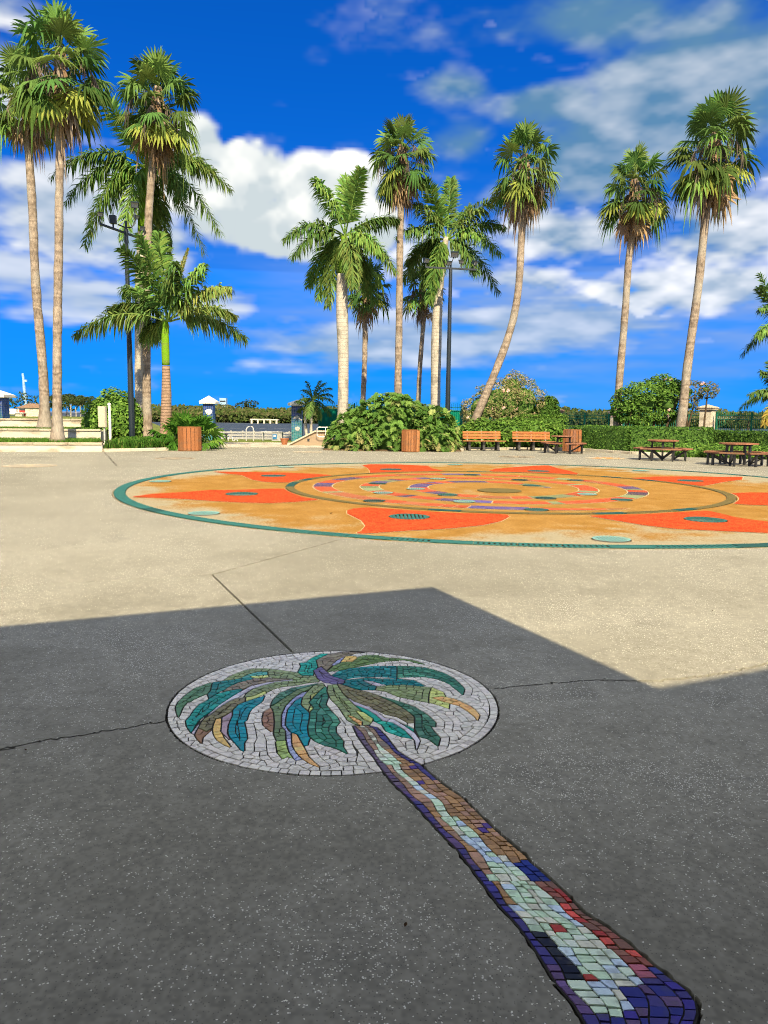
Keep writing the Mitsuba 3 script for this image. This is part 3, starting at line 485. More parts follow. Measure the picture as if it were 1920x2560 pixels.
for i, p in enumerate(PETALS):
    g = Polygon(p).buffer(.25).buffer(-.25).buffer(-.08).buffer(.08).difference(hole)
    g = max(polys(g), key=lambda a: a.area)
    part(FN, 'ray_border', sheet(g.buffer(.014).difference(wells), .006), 'joint_pale'); part(FN, 'sun_ray', sheet(g.difference(wells), .0105), 'red_tesserae')
def drain(c, r, w, n, name, mats, seed):
    rr = np.random.default_rng(seed)
    for k in range(n):
        a0, a1 = 2 * math.pi * k / n, 2 * math.pi * (k + 1) / n; e = .004 / r; m = MB()
        slotted = rr.random() < .45
        if slotted:
            m.add(*prism(arc_poly(c, r - w / 2, r - w / 2 + .035, a0 + e, a1 - e, 3), .0068, .0145)); m.add(*prism(arc_poly(c, r + w / 2 - .035, r + w / 2, a0 + e, a1 - e, 3), .0068, .0145))
            nb = 8; st_ = (a1 - a0 - 2 * e) / nb
            for b in range(nb): m.add(*prism(arc_poly(c, r - w / 2 + .036, r + w / 2 - .036, a0 + e + b * st_, a0 + e + (b + .62) * st_, 2), .0068, .0142))
        else: m.add(*prism(arc_poly(c, r - w / 2, r + w / 2, a0 + e, a1 - e, 4), .0068, .0145))
        part(FN, name + '_grate', m, mats[0] if rr.random() < .88 else mats[1])
drain(FC, 8.28, .21, 96, 'outer_drain', ('verdigris', 'verdigris_dark'), 3)
drain(IC, IR, .17, 54, 'inner_drain', ('drain_olive', 'verdigris_dark'), 5)
# the spiral of coloured panels
SA = np.array([-67, -110, -150, -176, -225, -255, -292, -360, -404, -450, -532, -591, -640, -720, -765, -825, -885, -960, -1040, -1110])
SR = np.array([4.16, 4.2, 4.12, 4.18, 4.12, 4.0, 3.45, 3.06, 3.1, 3.32, 3.16, 2.95, 2.5, 2.06, 2.1, 2.5, 2.12, 1.75, 1.15, 1.05])
def spiral(a): return np.interp(-a, -SA, SR)
rs = np.random.default_rng(12); a = -67.0; g0 = []
aa = np.arange(-67, -1080, -4.0); ro = np.convolve(np.pad(spiral(aa), 4, 'edge'), np.ones(9) / 9, 'valid')
rfun = lambda x: np.interp(-x, -aa, ro)
wfun = lambda x: .42 * np.minimum(1, np.minimum((-67 - x) / 30 + .15, (x + 1080) / 40 + .3))
def spoly(a0, a1, inset=0.0):
    q = np.linspace(a0, a1, max(3, int((a0 - a1) / 5))); r_ = np.radians(q); w_ = wfun(q); r1 = rfun(q) - inset; r0 = r1 - w_ + 2 * inset
    o = [(IC[0] + R * math.cos(t), IC[1] - .05 + R * math.sin(t)) for R, t in zip(r1, r_)]; i = [(IC[0] + R * math.cos(t), IC[1] - .05 + R * math.sin(t)) for R, t in zip(r0[::-1], r_[::-1])]
    return Polygon(o + i).buffer(0)
bed = unary_union([spoly(x, x - 12) for x in np.arange(-67, -1070, -11.0)]).buffer(.012)
for g in polys(bed.difference(wells)): part(FN, 'spiral_border', sheet(g, .006), 'joint_pale')
while a > -1075:
    r_ = float(rfun(a)); da = math.degrees(rs.choice([.25, .42, .7, 1.1], p=[.25, .3, .25, .2]) / r_)
    kind = rs.choice(['panel_red', 'panel_teal', 'panel_blue', 'panel_rust'], p=[.60, .14, .14, .12])
    if math.cos(math.radians(a)) > .85 or math.cos(math.radians(a)) < -.85: kind = rs.choice(['panel_red', 'panel_teal', 'panel_blue'], p=[.46, .24, .30])
    e = math.degrees(.012 / r_); g = spoly(a - e, max(a - da, -1079) + e, .012)
    for q in polys(g.difference(wells)): part(FN, 'spiral_panel', sheet(q, .0105), str(kind))
    a -= da
def cover(x, y, r, m, kind):
    q = MB().add(*sheet(Point(x, y).buffer(r, 24).difference(Point(x, y).buffer(r * .86, 24)), .0175))
    for j in range(-4, 5):
        s_ = box(x + (j - .33) * r * .19, y - r, x + (j + .33) * r * .19, y + r).intersection(Point(x, y).buffer(r * .87, 24))
        for g in polys(s_): q.add(*prism(g, .0145, .0172))
    part(FN, kind, q, m)
for x, y in RAY_COVERS: cover(x, y, .31, 'verdigris', 'ray_drain_cover')
for x, y in RIM_COVERS: cover(x, y, .24, 'verdigris_light', 'rim_drain_cover')
for i, (x, y) in enumerate(JETS): cover(x, y, .2, ('verdigris_dark', 'verdigris_light', 'verdigris')[i % 3], 'jet_cover')
part(FN, 'centre_plate', MB().add(*prism(Point(2.42, 16.1).buffer(.46, 40), .0107, .02)), 'drain_olive')

# ---------------------------------------------------------------- small inlaid medallions
def medallion(x, y, r, cols, label, seed):
    rr = np.random.default_rng(seed); t = thing('inlaid_medallion', label, 'medallion', 'round inlays in the plaza')
    part(t, 'bed', sheet(Point(x, y).buffer(r, 40), .003), 'joint_pale')
    for k0, k1, n in ((.80, .97, 26), (.5, .77, 14), (.2, .47, 7)):
        m = [MB(), MB()]
        for j in range(n):
            a0 = 2 * math.pi * j / n + k0; q = arc_poly((x, y), r * k0, r * k1, a0 + .02, a0 + 2 * math.pi / n - .02, 3)
            part(t, 'inlay', MB().add(*sheet(q, .0075)), cols[0] if rr.random() < (.75 if k0 > .7 else .4) else cols[1])
mat('inlay_grey', (.17, .155, .13), .7); mat('inlay_pale', (.42, .38, .30), .7); mat('inlay_orange', (.50, .24, .06), .6); mat('inlay_white', (.52, .48, .38), .7)
medallion(-7.24, 26.6, .68, ('inlay_grey', 'inlay_pale'), 'grey and pale round inlay in front of the left slatted bin', 1)
medallion(-10.2, 22.1, .72, ('inlay_white', 'inlay_pale'), 'pale round inlay near the left edge of the plaza', 2)
medallion(8.55, 29.9, .75, ('inlay_white', 'inlay_orange'), 'white round inlay with an orange middle beside the picnic tables', 3)
medallion(5.2, 30.3, .7, ('inlay_pale', 'inlay_grey'), 'faint grey round inlay in front of the second bench', 4)
medallion(-3.2, 32.2, .65, ('inlay_white', 'inlay_pale'), 'faint white round inlay before the pale landing', 5)

# ---------------------------------------------------------------- the building behind the camera that shades the foreground
HC, HB = 3.75, 6.5; ux, uy = np.array([.911, .412]), np.array([-.402, .916]); RZ = math.atan2(ux[1], ux[0])
BL = HC / math.tan(SUN_EL); c0 = np.array([.45 + BL * math.sin(SUN_AZ), 6.9 - BL * math.cos(SUN_AZ)])      # front corner of the added porch roof, kept low to dim the near paving
c1 = c0 - uy * 2.83; back = 6.6
t = thing('plaza_building', 'beige building behind the viewer with an unseen added porch roof, casting the shadow', 'building')
porch = Polygon([c0, c0 - ux * 17, c0 - ux * 17 - uy * back, c0 + ux * 12 - uy * back, c0 + ux * 12 - uy * 2.83, c1])
part(t, 'added_porch_roof', MB().add(*prism(porch, HC - .28, HC)), 'dim_stucco')
body = Polygon([c0 - ux * 17 - uy * (back + .01), c0 - ux * 17 - uy * 16, c0 + ux * 12 - uy * 16, c0 + ux * 12 - uy * (back + .01)])
part(t, 'wall', MB().add(*prism(body, -.02, HB)), 'dim_stucco')
for k in range(-5, 5):
    p = c0 + ux * (3 * k + .9) - uy * (back - .02)
    for z in ((1.5, 5.3) if k % 3 else (5.3,)):
        w_ = part(t, 'window', MB().box((*p, z), (1.5, .08, 1.5), rz=RZ), 'white_paint'); part(w_, 'pane', MB().box((*(p + uy * .04), z), (1.34, .03, 1.34), rz=RZ), 'window_dark')
    if not k % 3: part(t, 'door', MB().box((*p, 1.15), (1.2, .08, 2.3), rz=RZ), 'slat_wood')
for k in (-14.5, -9, 5.5, 11): q = c0 + ux * k - uy * (.5 if k < 0 else 3.3); part(t, 'column', MB().box((*q, (HC - .28) / 2), (.4, .4, HC - .29), rz=RZ, bev=.02), 'dim_stucco')
# ---------------------------------------------------------------- bits of litter on the paving
rl = np.random.default_rng(17)
for i, (x, y, lab) in enumerate([(-1.63, 3.36, 'small dark fallen leaf near the left crack in the shaded paving'), (.08, 2.17, 'small dark fallen leaf on the grey paving left of the tile trunk'), (2.67, 6.09, 'dry twig leaf on the sunlit paving at the right'), (-.83, 12.0, 'dark dry leaf on the orange fountain floor at the front left')]):
    t = thing('fallen_leaf', lab, 'leaf'); a = rl.uniform(0, 6.28); q = np.linspace(0, 1, 6); L = rl.uniform(.016, .024) * (1 + .12 * y); w = np.sin(q * 3.14) * L * .22; z = .006 + .35 * L * np.abs(q - .45) + rl.uniform(0, .004)
    v = np.vstack([np.c_[(q - .5) * L, w, z + w * .8], np.c_[(q - .5) * L, q * 0, z], np.c_[(q - .5) * L, -w, z + w * .8]]); f = [[r * 6 + k, r * 6 + k + 1, r * 6 + k + 7, r * 6 + k + 6] for r in (0, 1) for k in range(5)]
    part(t, 'blade', MB().add(rot(v, a) + [x, y, 0], f, np.array([.09, .06, .035]) * rl.uniform(.4, 1.5)), 'foliage')
# ---------------------------------------------------------------- palms
GREEN = (.085, .165, .045); MID = (.12, .23, .055); LIME = (.30, .36, .08); STRAW = (.40, .29, .17); DEAD = (.29, .20, .13); GREY = (.36, .30, .25)
def fan_leaf(rng, R, pet, el, az, droop, col, roll=0.0, nseg=24, spread=2.45, ragged=.12, stiff=.55):
    m_v, m_f, m_c = [], [], []; n = 0
    da = 2 * spread / nseg; out_r = []
    for k in range(nseg):
        a = -spread + (k + .5) * da; L = R * (.72 + .28 * math.cos(a * .62)) * (1 - ragged * rng.random()); r = np.array([.04, .34, .62, .84, 1.0]) * L
        h = np.minimum(r * math.tan(da / 2) * .98, L * .60 * math.tan(da / 2)) * np.array([1, 1, 1, .55, .06]); z = h * .55
        ca, sa = math.cos(a), math.sin(a); cen = np.stack([pet + r * ca, r * sa, z], 1); nv = np.array([-sa, ca, 0])
        v = np.stack([cen - h[:, None] * nv - [0, 0, 1] * z[:, None], cen, cen + h[:, None] * nv - [0, 0, 1] * z[:, None]], 1).reshape(-1, 3)
        v[:, 2] -= .30 * (np.abs(v[:, 1]) / R) ** 2 * R
        f = []
        for i in range(4):
            b = 3 * i; f += [[b, b + 3, b + 4], [b, b + 4, b + 1], [b + 1, b + 4, b + 5], [b + 1, b + 5, b + 2]]
        m_v.append(v); m_f.append(np.array(f) + n); n += len(v); out_r.append(np.repeat(r / R, 3) * (1 + .25 * rng.normal()))
        c = np.array(col) * rng.uniform(.82, 1.18); m_c.append(np.broadcast_to(c, (len(v), 3)))
    v, f, c, rr = np.vstack(m_v), np.vstack(m_f), np.vstack(m_c), np.concatenate(out_r)
    if pet > 0:
        pv, pf = tube([(0, 0, 0), (pet * .5, 0, .04 * pet), (pet + .12 * R, 0, 0)], [.028, .02, .012], 4, False)
        v = np.vstack([v, pv]); f = np.vstack([f, pf + n]); c = np.vstack([c, np.broadcast_to(np.array(col) * .9 + .03, (len(pv), 3))]); rr = np.r_[rr, np.zeros(len(pv))]
    if roll: v = v @ np.array([[1, 0, 0], [0, math.cos(roll), math.sin(roll)], [0, -math.sin(roll), math.cos(roll)]])
    c_, s_ = math.cos(el), math.sin(el); v = v @ np.array([[c_, 0, s_], [0, 1, 0], [-s_, 0, c_]])
    v = rot(v, az)
    x = np.maximum(rr - .35, 0); v[:, 2] -= droop * x ** 1.7 * R * 1.5 + .10 * max(0, math.cos(el)) * (np.hypot(v[:, 0], v[:, 1]) / (R + pet)) ** 2 * (R + pet)
    pull = np.clip(droop * x * .55, 0, .6)[:, None]; ctr = rot(np.array([[pet * c_, 0, 0]]), az); v[:, :2] -= (v[:, :2] - ctr[:, :2]) * pull * .6
    return v, f, c
def trunk_path(pts, n=64):
    p = np.asarray(pts, float); s = np.r_[0, np.cumsum(np.linalg.norm(np.diff(p, axis=0), axis=1))]
    return CubicSpline(s, p)(np.linspace(0, s[-1], n)) if len(p) > 2 else np.linspace(p[0], p[-1], n)
def wobble(v, amp, k, seed): return v * 1.0 + (meshkit.noise(v * k + seed * 7.3, seed)[:, None] - .5) * amp * np.array([1, 1, .3])
def fan_palm(label, pts, dia, s, seed, n_green=30, n_lime=5, n_dead=9, stalks=6, group='tall fan palms round the plaza', far=False, base_flare=.95, tall=1.25):
    rng = np.random.default_rng(seed); t = thing('fan_palm', label, 'palm tree', group); p = trunk_path(pts); zz = p[:, 2] - p[0, 2]; top = p[-1]; dia = dia * .92
    r = dia / 2 * (1 + base_flare * np.exp(-zz / .45) + .12 * np.exp(-zz / 2.5)) * (1 - .16 * zz / zz[-1]) * (1 + .03 * np.sin(zz * 3 + seed))
    v, f = tube(p, r, 16); part(t, 'trunk', (wobble(v, .03, 4, seed), f), 'rough_bark', smooth=True)
    # boots of old leaf stalks round the top of the trunk
    m = MB()
    for k in range(70):
        a = rng.uniform(0, 6.28); z = -rng.uniform(.0, tall + .9) * s; q = top + [math.cos(a) * dia * .4, math.sin(a) * dia * .4, z]
        m.bar(q, q + np.array([math.cos(a) * .12, math.sin(a) * .12, -rng.uniform(.25, .6)]), .07, .02, col=np.array(DEAD) * rng.uniform(.5, 1.3))
    part(t, 'leaf_boots', m, 'foliage')
    n_green = int(n_green * 1.15); n_dead = int(n_dead * 2.1); s *= 1.0; ga = 2.39996
    for i in range(n_green):
        u = (i + .5) / n_green; el = math.radians(86 - 124 * u ** .85 + rng.normal(0, 7)); az = i * ga + rng.normal(0, .25)
        young = u < .15; pet = s * (.90 + .34 * u) * rng.uniform(.85, 1.12); R = s * (.80 if young else .96) * rng.uniform(.9, 1.12)
        col = np.array(MID if young or rng.random() < .35 else GREEN) * rng.uniform(.65, 1.5) * np.array([rng.uniform(.8, 1.35), 1, 1])
        v, f, c = fan_leaf(rng, R, pet, el, az, np.clip(.22 + .62 * u + rng.normal(0, .16), .08, 1.2), col, rng.normal(0, .35), 18 if far else 24)
        part(t, 'frond', (v + top - [0, 0, tall * s * u], f), 'foliage', color=c)
    for i in range(n_lime):
        el = math.radians(rng.uniform(-50, -18)); az = -1.57 + (i - n_lime / 2 + .5) * 1.2 + rng.normal(0, .35)
        v, f, c = fan_leaf(rng, s * rng.uniform(.9, 1.1), s * rng.uniform(1.0, 1.25), el, az, .4, np.array(LIME) * rng.uniform(.75, 1.15), rng.normal(0, .3), 20)
        part(t, 'yellowing_frond', (v + top - [0, 0, tall * s * rng.uniform(.6, 1.0)], f), 'foliage', color=c)
    for i in range(n_dead):
        el = math.radians(rng.uniform(-84, -48)); az = i * ga + 1
        v, f, c = fan_leaf(rng, s * rng.uniform(.7, 1.0), s * rng.uniform(.5, 1.05), el, az, .9, np.array([DEAD, STRAW, GREY][rng.integers(3)]) * rng.uniform(.7, 1.3), rng.normal(0, .8), 16, 1.7, .5)
        part(t, 'dead_frond', (v + top - [0, 0, s * (tall * rng.uniform(.7, 1.4) + .1)], f), 'foliage', color=c)
    for i in range(stalks):
        az = rng.uniform(0, 6.28); m = MB(); L = s * rng.uniform(1.5, 2.2); q = np.linspace(0, 1, 7); h = np.array([math.cos(az), math.sin(az), 0])
        path = top + [0, 0, -tall * s * rng.uniform(.3, 1)] + np.outer(q * L * .72, h) + np.outer(.55 * np.sin(q * 2.1) * L * .6 - q ** 2 * L * .75, [0, 0, 1]); col = np.array(GREY) * rng.uniform(.6, 1.0)
        m.tube(path, np.linspace(.018, .006, 7), 4, col)
        for k in range(24):
            j = rng.uniform(2, 6); b = np.array([np.interp(j, range(7), path[:, d]) for d in range(3)]); dr_ = rng.normal(0, .14, 3); dr_[2] = -rng.uniform(.35, .9)
            m.tube([b, b + dr_ * .5 * s, b + dr_ * s * [1, 1, 1.1]], [.02, .018, .009], 3, col * rng.uniform(.7, 1.2), False)
        part(t, 'flower_stalk', m, 'foliage')
    return t
def pinnate(rng, p0, p2, lift, n, ll, col, wid=.030, plume=.5, hang=.55, start=.16):
    p0, p2 = np.asarray(p0, float), np.asarray(p2, float); L = np.linalg.norm(p2 - p0); p1 = p0 * .45 + p2 * .55 + np.array([0, 0, lift * L])
    B = lambda t: np.outer((1 - t) ** 2, p0) + np.outer(2 * t * (1 - t), p1) + np.outer(t ** 2, p2)
    m = MB(); q = np.linspace(0, 1, 14); m.tube(B(q), np.linspace(.045, .006, 14), 5, np.array(col) * 1.2 + [.05, .05, .01])
    t = np.repeat(np.linspace(start, .99, n), 2) + rng.normal(0, .004, 2 * n); t = np.clip(t, 0, 1); side = np.tile([-1., 1.], n); k = len(t)
    o = B(t); tg = B(np.clip(t + .01, 0, 1.01)) - B(t - .01); tg /= np.linalg.norm(tg, axis=1, keepdims=True)
    sd = np.cross(tg, [0, 0, 1.0]); sd /= np.linalg.norm(sd, axis=1, keepdims=True) + 1e-9; up = np.cross(sd, tg)
    ph = rng.normal(0, plume, k); d = side[:, None] * (np.cos(ph)[:, None] * sd + np.sin(ph)[:, None] * up * side[:, None]) * .85 + tg * (.42 + .5 * t[:, None] ** 3); d /= np.linalg.norm(d, axis=1, keepdims=True)
    le = ll * (.35 + .65 * np.sin(np.pi * np.clip(t * .95 + .05, 0, 1)) ** .6) * rng.uniform(.8, 1.15, k); w = np.cross(d, up); w /= np.linalg.norm(w, axis=1, keepdims=True) + 1e-9
    down = np.array([0, 0, -1.0]); hg = hang * rng.uniform(.6, 1.3, k)
    c1 = o + d * le[:, None] * .5 + down * (le * hg * .18)[:, None]; c2 = o + d * (le * (1 - .28 * hg))[:, None] + down * (le * hg * .62)[:, None]
    W = wid * rng.uniform(.8, 1.2, k)[:, None]
    v = np.stack([o - w * W * .5, o + w * W * .5, c1 - w * W, c1 + w * W, c2], 1).reshape(-1, 3); b = np.arange(k)[:, None] * 5
    f = np.vstack([b + [0, 2, 3], b + [0, 3, 1], b + [2, 4, 3]])
    cc = np.array(col) * rng.uniform(.7, 1.3, k)[:, None] * np.stack([rng.uniform(.8, 1.35, k), np.ones(k), np.ones(k)], 1)
    m.add(v, f); m.C[-1] = np.repeat(cc, 5, axis=0); return m
def royal_palm(label, pts, rad, cen, tips, reach, seed, bark='smooth_bark', shaft=None, ll=.62, n=62, rings=None, cols=None, wid=.03, spear=(0, 0), lifts=None, hang=.85):
    rng = np.random.default_rng(seed); t = thing('feather_palm', label, 'palm tree', 'feather palms round the plaza'); p = trunk_path(pts); zz = p[:, 2] - p[0, 2]
    r = np.interp(zz / zz[-1], np.linspace(0, 1, len(rad)), rad)
    if rings:
        ztop, = rings; k = zz + p[0, 2] < ztop; r = np.where(k, r * (1 + .0 * zz), r)
    lo = p[:, 2] <= (shaft[0] if shaft else 1e9); v, f = tube(p[lo], r[lo], 18); part(t, 'trunk', (wobble(v, .015, 4, seed), f), bark, smooth=True)
    if shaft:
        a, b, ra, rb = shaft; q = np.linspace(0, 1, 14); i = np.interp(a, p[:, 2], np.arange(len(p))), np.interp(min(b, p[-1, 2]), p[:, 2], np.arange(len(p)))
        base = np.stack([np.interp(np.linspace(i[0], i[1], 14), np.arange(len(p)), p[:, d]) for d in range(3)], 1); base[:, 2] = np.linspace(a - .05, b, 14)
        v, f = tube(base, ra + (rb - ra) * q ** .8 + .04 * np.sin(q * 3.14), 16); part(t, 'crownshaft', (v, f), 'crownshaft', smooth=True)
    cen = np.asarray(cen, float)
    for i, tip in enumerate(tips):
        tip = np.asarray(tip, float); d = np.hypot(tip[0] - cen[0], tip[2] - cen[2]); dy = math.sqrt(max(reach ** 2 - d ** 2, .25)) * (1 if i % 2 else -1) * rng.uniform(.35, .75)
        tip = tip + [0, dy, 0]; upw = (tip[2] - cen[2]) / reach
        lift = (lifts[i] if lifts else np.clip(.34 - .30 * upw, .03, .42)); col = np.array(cols[i % len(cols)] if cols else (MID if rng.random() < .4 else GREEN)) * rng.uniform(1.0, 1.55)
        part(t, 'frond', pinnate(rng, cen + [rng.normal(0, .05), rng.normal(0, .05), 0], tip, lift, int(n * 1.5), ll * 1.12, col, wid * 1.35, .62, hang if upw < .6 else hang * .4), 'foliage')
    return t

fan_palm('tall fan palm rising from the grass in front of the white planter walls', [(-13.12, 30.9, 0.25), (-13.1, 30.9, 0.7), (-13.05, 30.9, 2), (-12.95, 30.9, 4.35), (-12.82, 30.9, 6.65), (-12.6, 30.9, 10.65), (-12.5, 30.9, 12.7), (-12.42, 30.9, 15.15)], .37, 1.06, 101, 34, 9, 8, 5)
fan_palm('leaning fan palm at the far left, standing on the second planter terrace', [(-15.23, 34.6, 0.72), (-15.2, 34.6, 1.36), (-15.21, 34.6, 3.82), (-15.34, 34.6, 6.91), (-15.35, 34.6, 10.61), (-15.39, 34.6, 12.58), (-15.35, 34.6, 15.48)], .42, 0.92, 102, 30, 6, 10, 5)
fan_palm('fan palm whose crown overlaps the feather palm crown left of the middle', [(-11.21, 36.5, 0.1), (-11.21, 36.5, 1.21), (-11.17, 36.5, 4), (-11.08, 36.5, 6.73), (-10.97, 36.5, 9.41), (-10.67, 36.5, 12.56), (-10.45, 36.5, 14.28), (-10.36, 36.5, 16.03)], .42, 1.04, 103, 32, 6, 10, 6)
fan_palm('short slim fan palm behind the big leafy mound, left of the tall one', [(-1.3, 44, 0), (-1.27, 44, 1.62), (-1.25, 44, 2.63), (-1.18, 44, 5.08), (-1.2, 44, 6.83), (-1.08, 44, 9.05)], .33, 0.78, 104, 22, 3, 6, 3, far=True)
fan_palm('tallest fan palm in the middle, standing behind the leafy mound', [(0.68, 40, 0), (0.67, 40, 1.33), (0.65, 40, 2.66), (0.66, 40, 6.37), (0.65, 40, 10.3), (0.68, 40, 12.22), (0.69, 40, 14.89)], .40, 0.95, 105, 32, 5, 11, 6)
fan_palm('short dark stemmed fan palm beside the thick grey feather palm', [(1.88, 45, 0), (1.91, 45, 1.54), (1.92, 45, 2.46), (2.07, 45, 5.87), (2.16, 45, 7.22), (2.04, 45, 9.15)], .30, 0.7, 106, 20, 3, 6, 3, far=True)
fan_palm('fan palm with a strongly bent leaning trunk behind the first bench', [(3.95, 38.5, 0), (4.33, 38.5, 0.88), (4.52, 38.5, 1.48), (4.98, 38.5, 2.66), (5.62, 38.5, 4.32), (6.24, 38.5, 6.45), (6.44, 38.5, 8.16), (6.48, 38.5, 10.03), (6.52, 38.5, 11.15), (6.54, 38.5, 13.97)], .42, 0.97, 107, 30, 4, 12, 5)
fan_palm('fan palm behind the clipped hedge, second from the right, with brown hanging skirt', [(11.09, 37, 0), (11.09, 37, 0.99), (11.08, 37, 1.46), (11.13, 37, 4.28), (11.22, 37, 7.05), (11.27, 37, 9.04), (11.36, 37, 10.2), (11.38, 37, 12.59)], .38, 0.9, 108, 28, 3, 12, 6)
fan_palm('tall fan palm at the right with a thick skirt of dead leaves', [(13.48, 35.5, 0), (13.51, 35.5, 0.86), (13.56, 35.5, 1.32), (13.67, 35.5, 3.31), (13.97, 35.5, 7.38), (14.1, 35.5, 10.15), (14.2, 35.5, 11.8), (14.3, 35.5, 14.11)], .42, 1.08, 109, 30, 5, 16, 8)

OLIVE = (.13, .215, .06); SUNNY = (.20, .29, .08)
royal_palm('large feather palm with a green crownshaft, behind the left lamp post', [(-12.66, 40, .0), (-12.57, 40, 4.23), (-12.44, 40, 7.42), (-12.28, 40, 10.16), (-12.16, 40, 12.47), (-12.08, 40, 13.8)], (.30, .26, .27, .30, .24, .2), (-12.07, 40, 13.7),
    [(-16.02, 40, 12.71), (-15.32, 40, 9.93), (-13.79, 40, 16.68), (-13.3, 40, 16.1), (-10.29, 40, 15.5), (-7.95, 40, 12.80), (-8.28, 40, 10.39), (-9.20, 40, 9.51), (-9.76, 40, 11.9), (-12.62, 40, 16.6), (-14.6, 40, 10.6), (-11.4, 40, 9.78), (-15.7, 40, 11.6), (-8.9, 40, 13.9), (-12.9, 40, 10.0), (-12.1, 40, 9.7), (-11.2, 40, 16.3)], 4.6, 201, shaft=(10.6, 13.7, .25, .14), ll=.85, n=80, cols=(GREEN, OLIVE, MID, OLIVE), wid=.034)
yp = royal_palm('low young feather palm with a bright green shaft and ringed brown trunk', [(-9.74, 34.2, .0), (-9.68, 34.2, 1.07), (-9.63, 34.2, 2.47), (-9.62, 34.2, 3.68), (-9.61, 34.2, 5.22), (-9.56, 34.2, 5.8)], (.31, .24, .215, .17, .15, .13), (-9.53, 34.2, 5.5),
    [(-13.51, 34.2, 4.84), (-11.9, 34.2, 7.1), (-10.97, 34.2, 8.3), (-9.9, 34.2, 9.3), (-6.51, 34.2, 6.78), (-6.27, 34.2, 4.92), (-7.5, 34.2, 7.6), (-10.9, 34.2, 4.9), (-8.6, 34.2, 7.6), (-12.5, 34.2, 6.1), (-10.3, 34.2, 8.9), (-6.9, 34.2, 6.0)], 3.9, 202, 'ringed_bark', shaft=(3.68, 5.5, .165, .105), ll=.78, n=74, cols=(OLIVE, MID, GREEN, MID, SUNNY, OLIVE, MID, OLIVE, GREEN, OLIVE, MID, SUNNY), wid=.034, hang=1.0, lifts=(.30, .26, .16, .06, .28, .30, .12, .35, .1, .3, .05, .3))
part(yp, 'unopened_frond', pinnate(np.random.default_rng(3), (-9.53, 34.2, 5.5), (-8.45, 33.8, 8.5), .06, 60, .26, (.46, .50, .16), .03, .15, .1, .4), 'foliage', label='pale yellow young spear frond')
royal_palm('stout grey feather palm at the left end of the leafy mound', [(-2.07, 38, .0), (-2.07, 38, 1.70), (-2.07, 38, 4.59), (-2.14, 38, 7.04), (-2.09, 38, 8.81), (-2.06, 38, 10.0)], (.30, .26, .255, .29, .27, .17), (-2.05, 38, 10.01),
    [(-4.75, 38, 9.45), (-2.9, 38, 6.9), (-3.30, 38, 12.1), (-2.05, 38, 13.1), (-1.22, 38, 12.7), (.55, 38, 11.05), (.45, 38, 8.2), (-.60, 38, 7.15), (-1.5, 38, 7.5), (-3.9, 38, 7.9), (-.1, 38, 8.9), (-3.4, 38, 7.3), (-4.4, 38, 8.7), (-.9, 38, 7.6)], 3.7, 203, shaft=(8.35, 10.0, .2, .12), ll=.72, n=74, cols=(GREEN, OLIVE, MID, MID, MID, GREEN, OLIVE))
royal_palm('stout grey feather palm just left of the right lamp post', [(2.73, 42, .0), (2.72, 42, 1.12), (2.71, 42, 2.84), (2.70, 42, 5.59), (2.78, 42, 8.09), (2.97, 42, 9.94), (3.11, 42, 10.9)], (.31, .27, .26, .285, .25, .2, .15), (3.12, 42, 10.76),
    [(.45, 42, 10.5), (.9, 42, 8.9), (1.90, 42, 13.5), (3.35, 42, 14.1), (5.75, 42, 12.5), (6.0, 42, 8.1), (4.6, 42, 8.8), (2.41, 42, 7.9), (5.75, 42, 9.7), (1.97, 42, 8.6), (1.3, 42, 12.1), (4.6, 42, 12.9), (6.0, 42, 11.2), (1.1, 42, 9.7), (2.2, 42, 7.4)], 3.9, 204, ll=.75, n=76, cols=(GREEN, OLIVE, MID, GREEN, OLIVE, GREEN))
t = thing('feather_palm', 'small wind blown palm beside the right tiled pillar at the water', 'palm tree'); rng = np.random.default_rng(9)
for dx, top in ((0, 2.4), (-.35, 2.0)):
    v, f = tube(trunk_path([(-4.25 + dx * .6, 45, -.2), (-4.3 + dx * .9, 45, 1.0), (-4.2 + dx, 45, top)]), np.linspace(.10, .06, 64), 10); part(t, 'trunk', (v, f), 'smooth_bark', smooth=True)
for i, (x, z) in enumerate([(-5.05, 2.3), (-4.9, 3.0), (-4.55, 3.45), (-3.8, 3.5), (-3.15, 3.1), (-2.95, 2.3), (-3.25, 1.5), (-3.8, 1.3), (-4.75, 1.5), (-3.5, 3.4), (-3.1, 2.7), (-4.4, 1.4)]):
    part(t, 'frond', pinnate(rng, (-4.2, 45, 2.4), (x, 45 + rng.normal(0, .5), z), .3, 34, .42, np.array(GREEN) * rng.uniform(.8, 1.3), .026, .3, .7), 'foliage')
for i, (x, z) in enumerate([(-5.2, 2.3), (-5.1, 1.7), (-4.8, 2.7), (-4.4, 2.5)]):
    part(t, 'frond', pinnate(rng, (-4.55, 45, 2.0), (x, 45 + rng.normal(0, .3), z), .3, 26, .35, np.array(OLIVE) * rng.uniform(.8, 1.3), .024, .3, .7), 'foliage')
royal_palm('feather palm mostly outside the right edge, high fronds showing', [(20.4, 40, 0), (20.35, 40, 3), (20.3, 40, 6.3)], (.2, .17, .15), (20.3, 40, 6.2), [(18.3, 40, 5.6), (18.6, 40, 4.9), (18.55, 40, 8.1), (18.9, 40, 8.9), (20, 40, 9), (21.6, 40, 8.6), (22.4, 40, 6.4), (22, 40, 4.6), (18.4, 40, 7.0)], 2.8, 206, ll=.55, n=50)
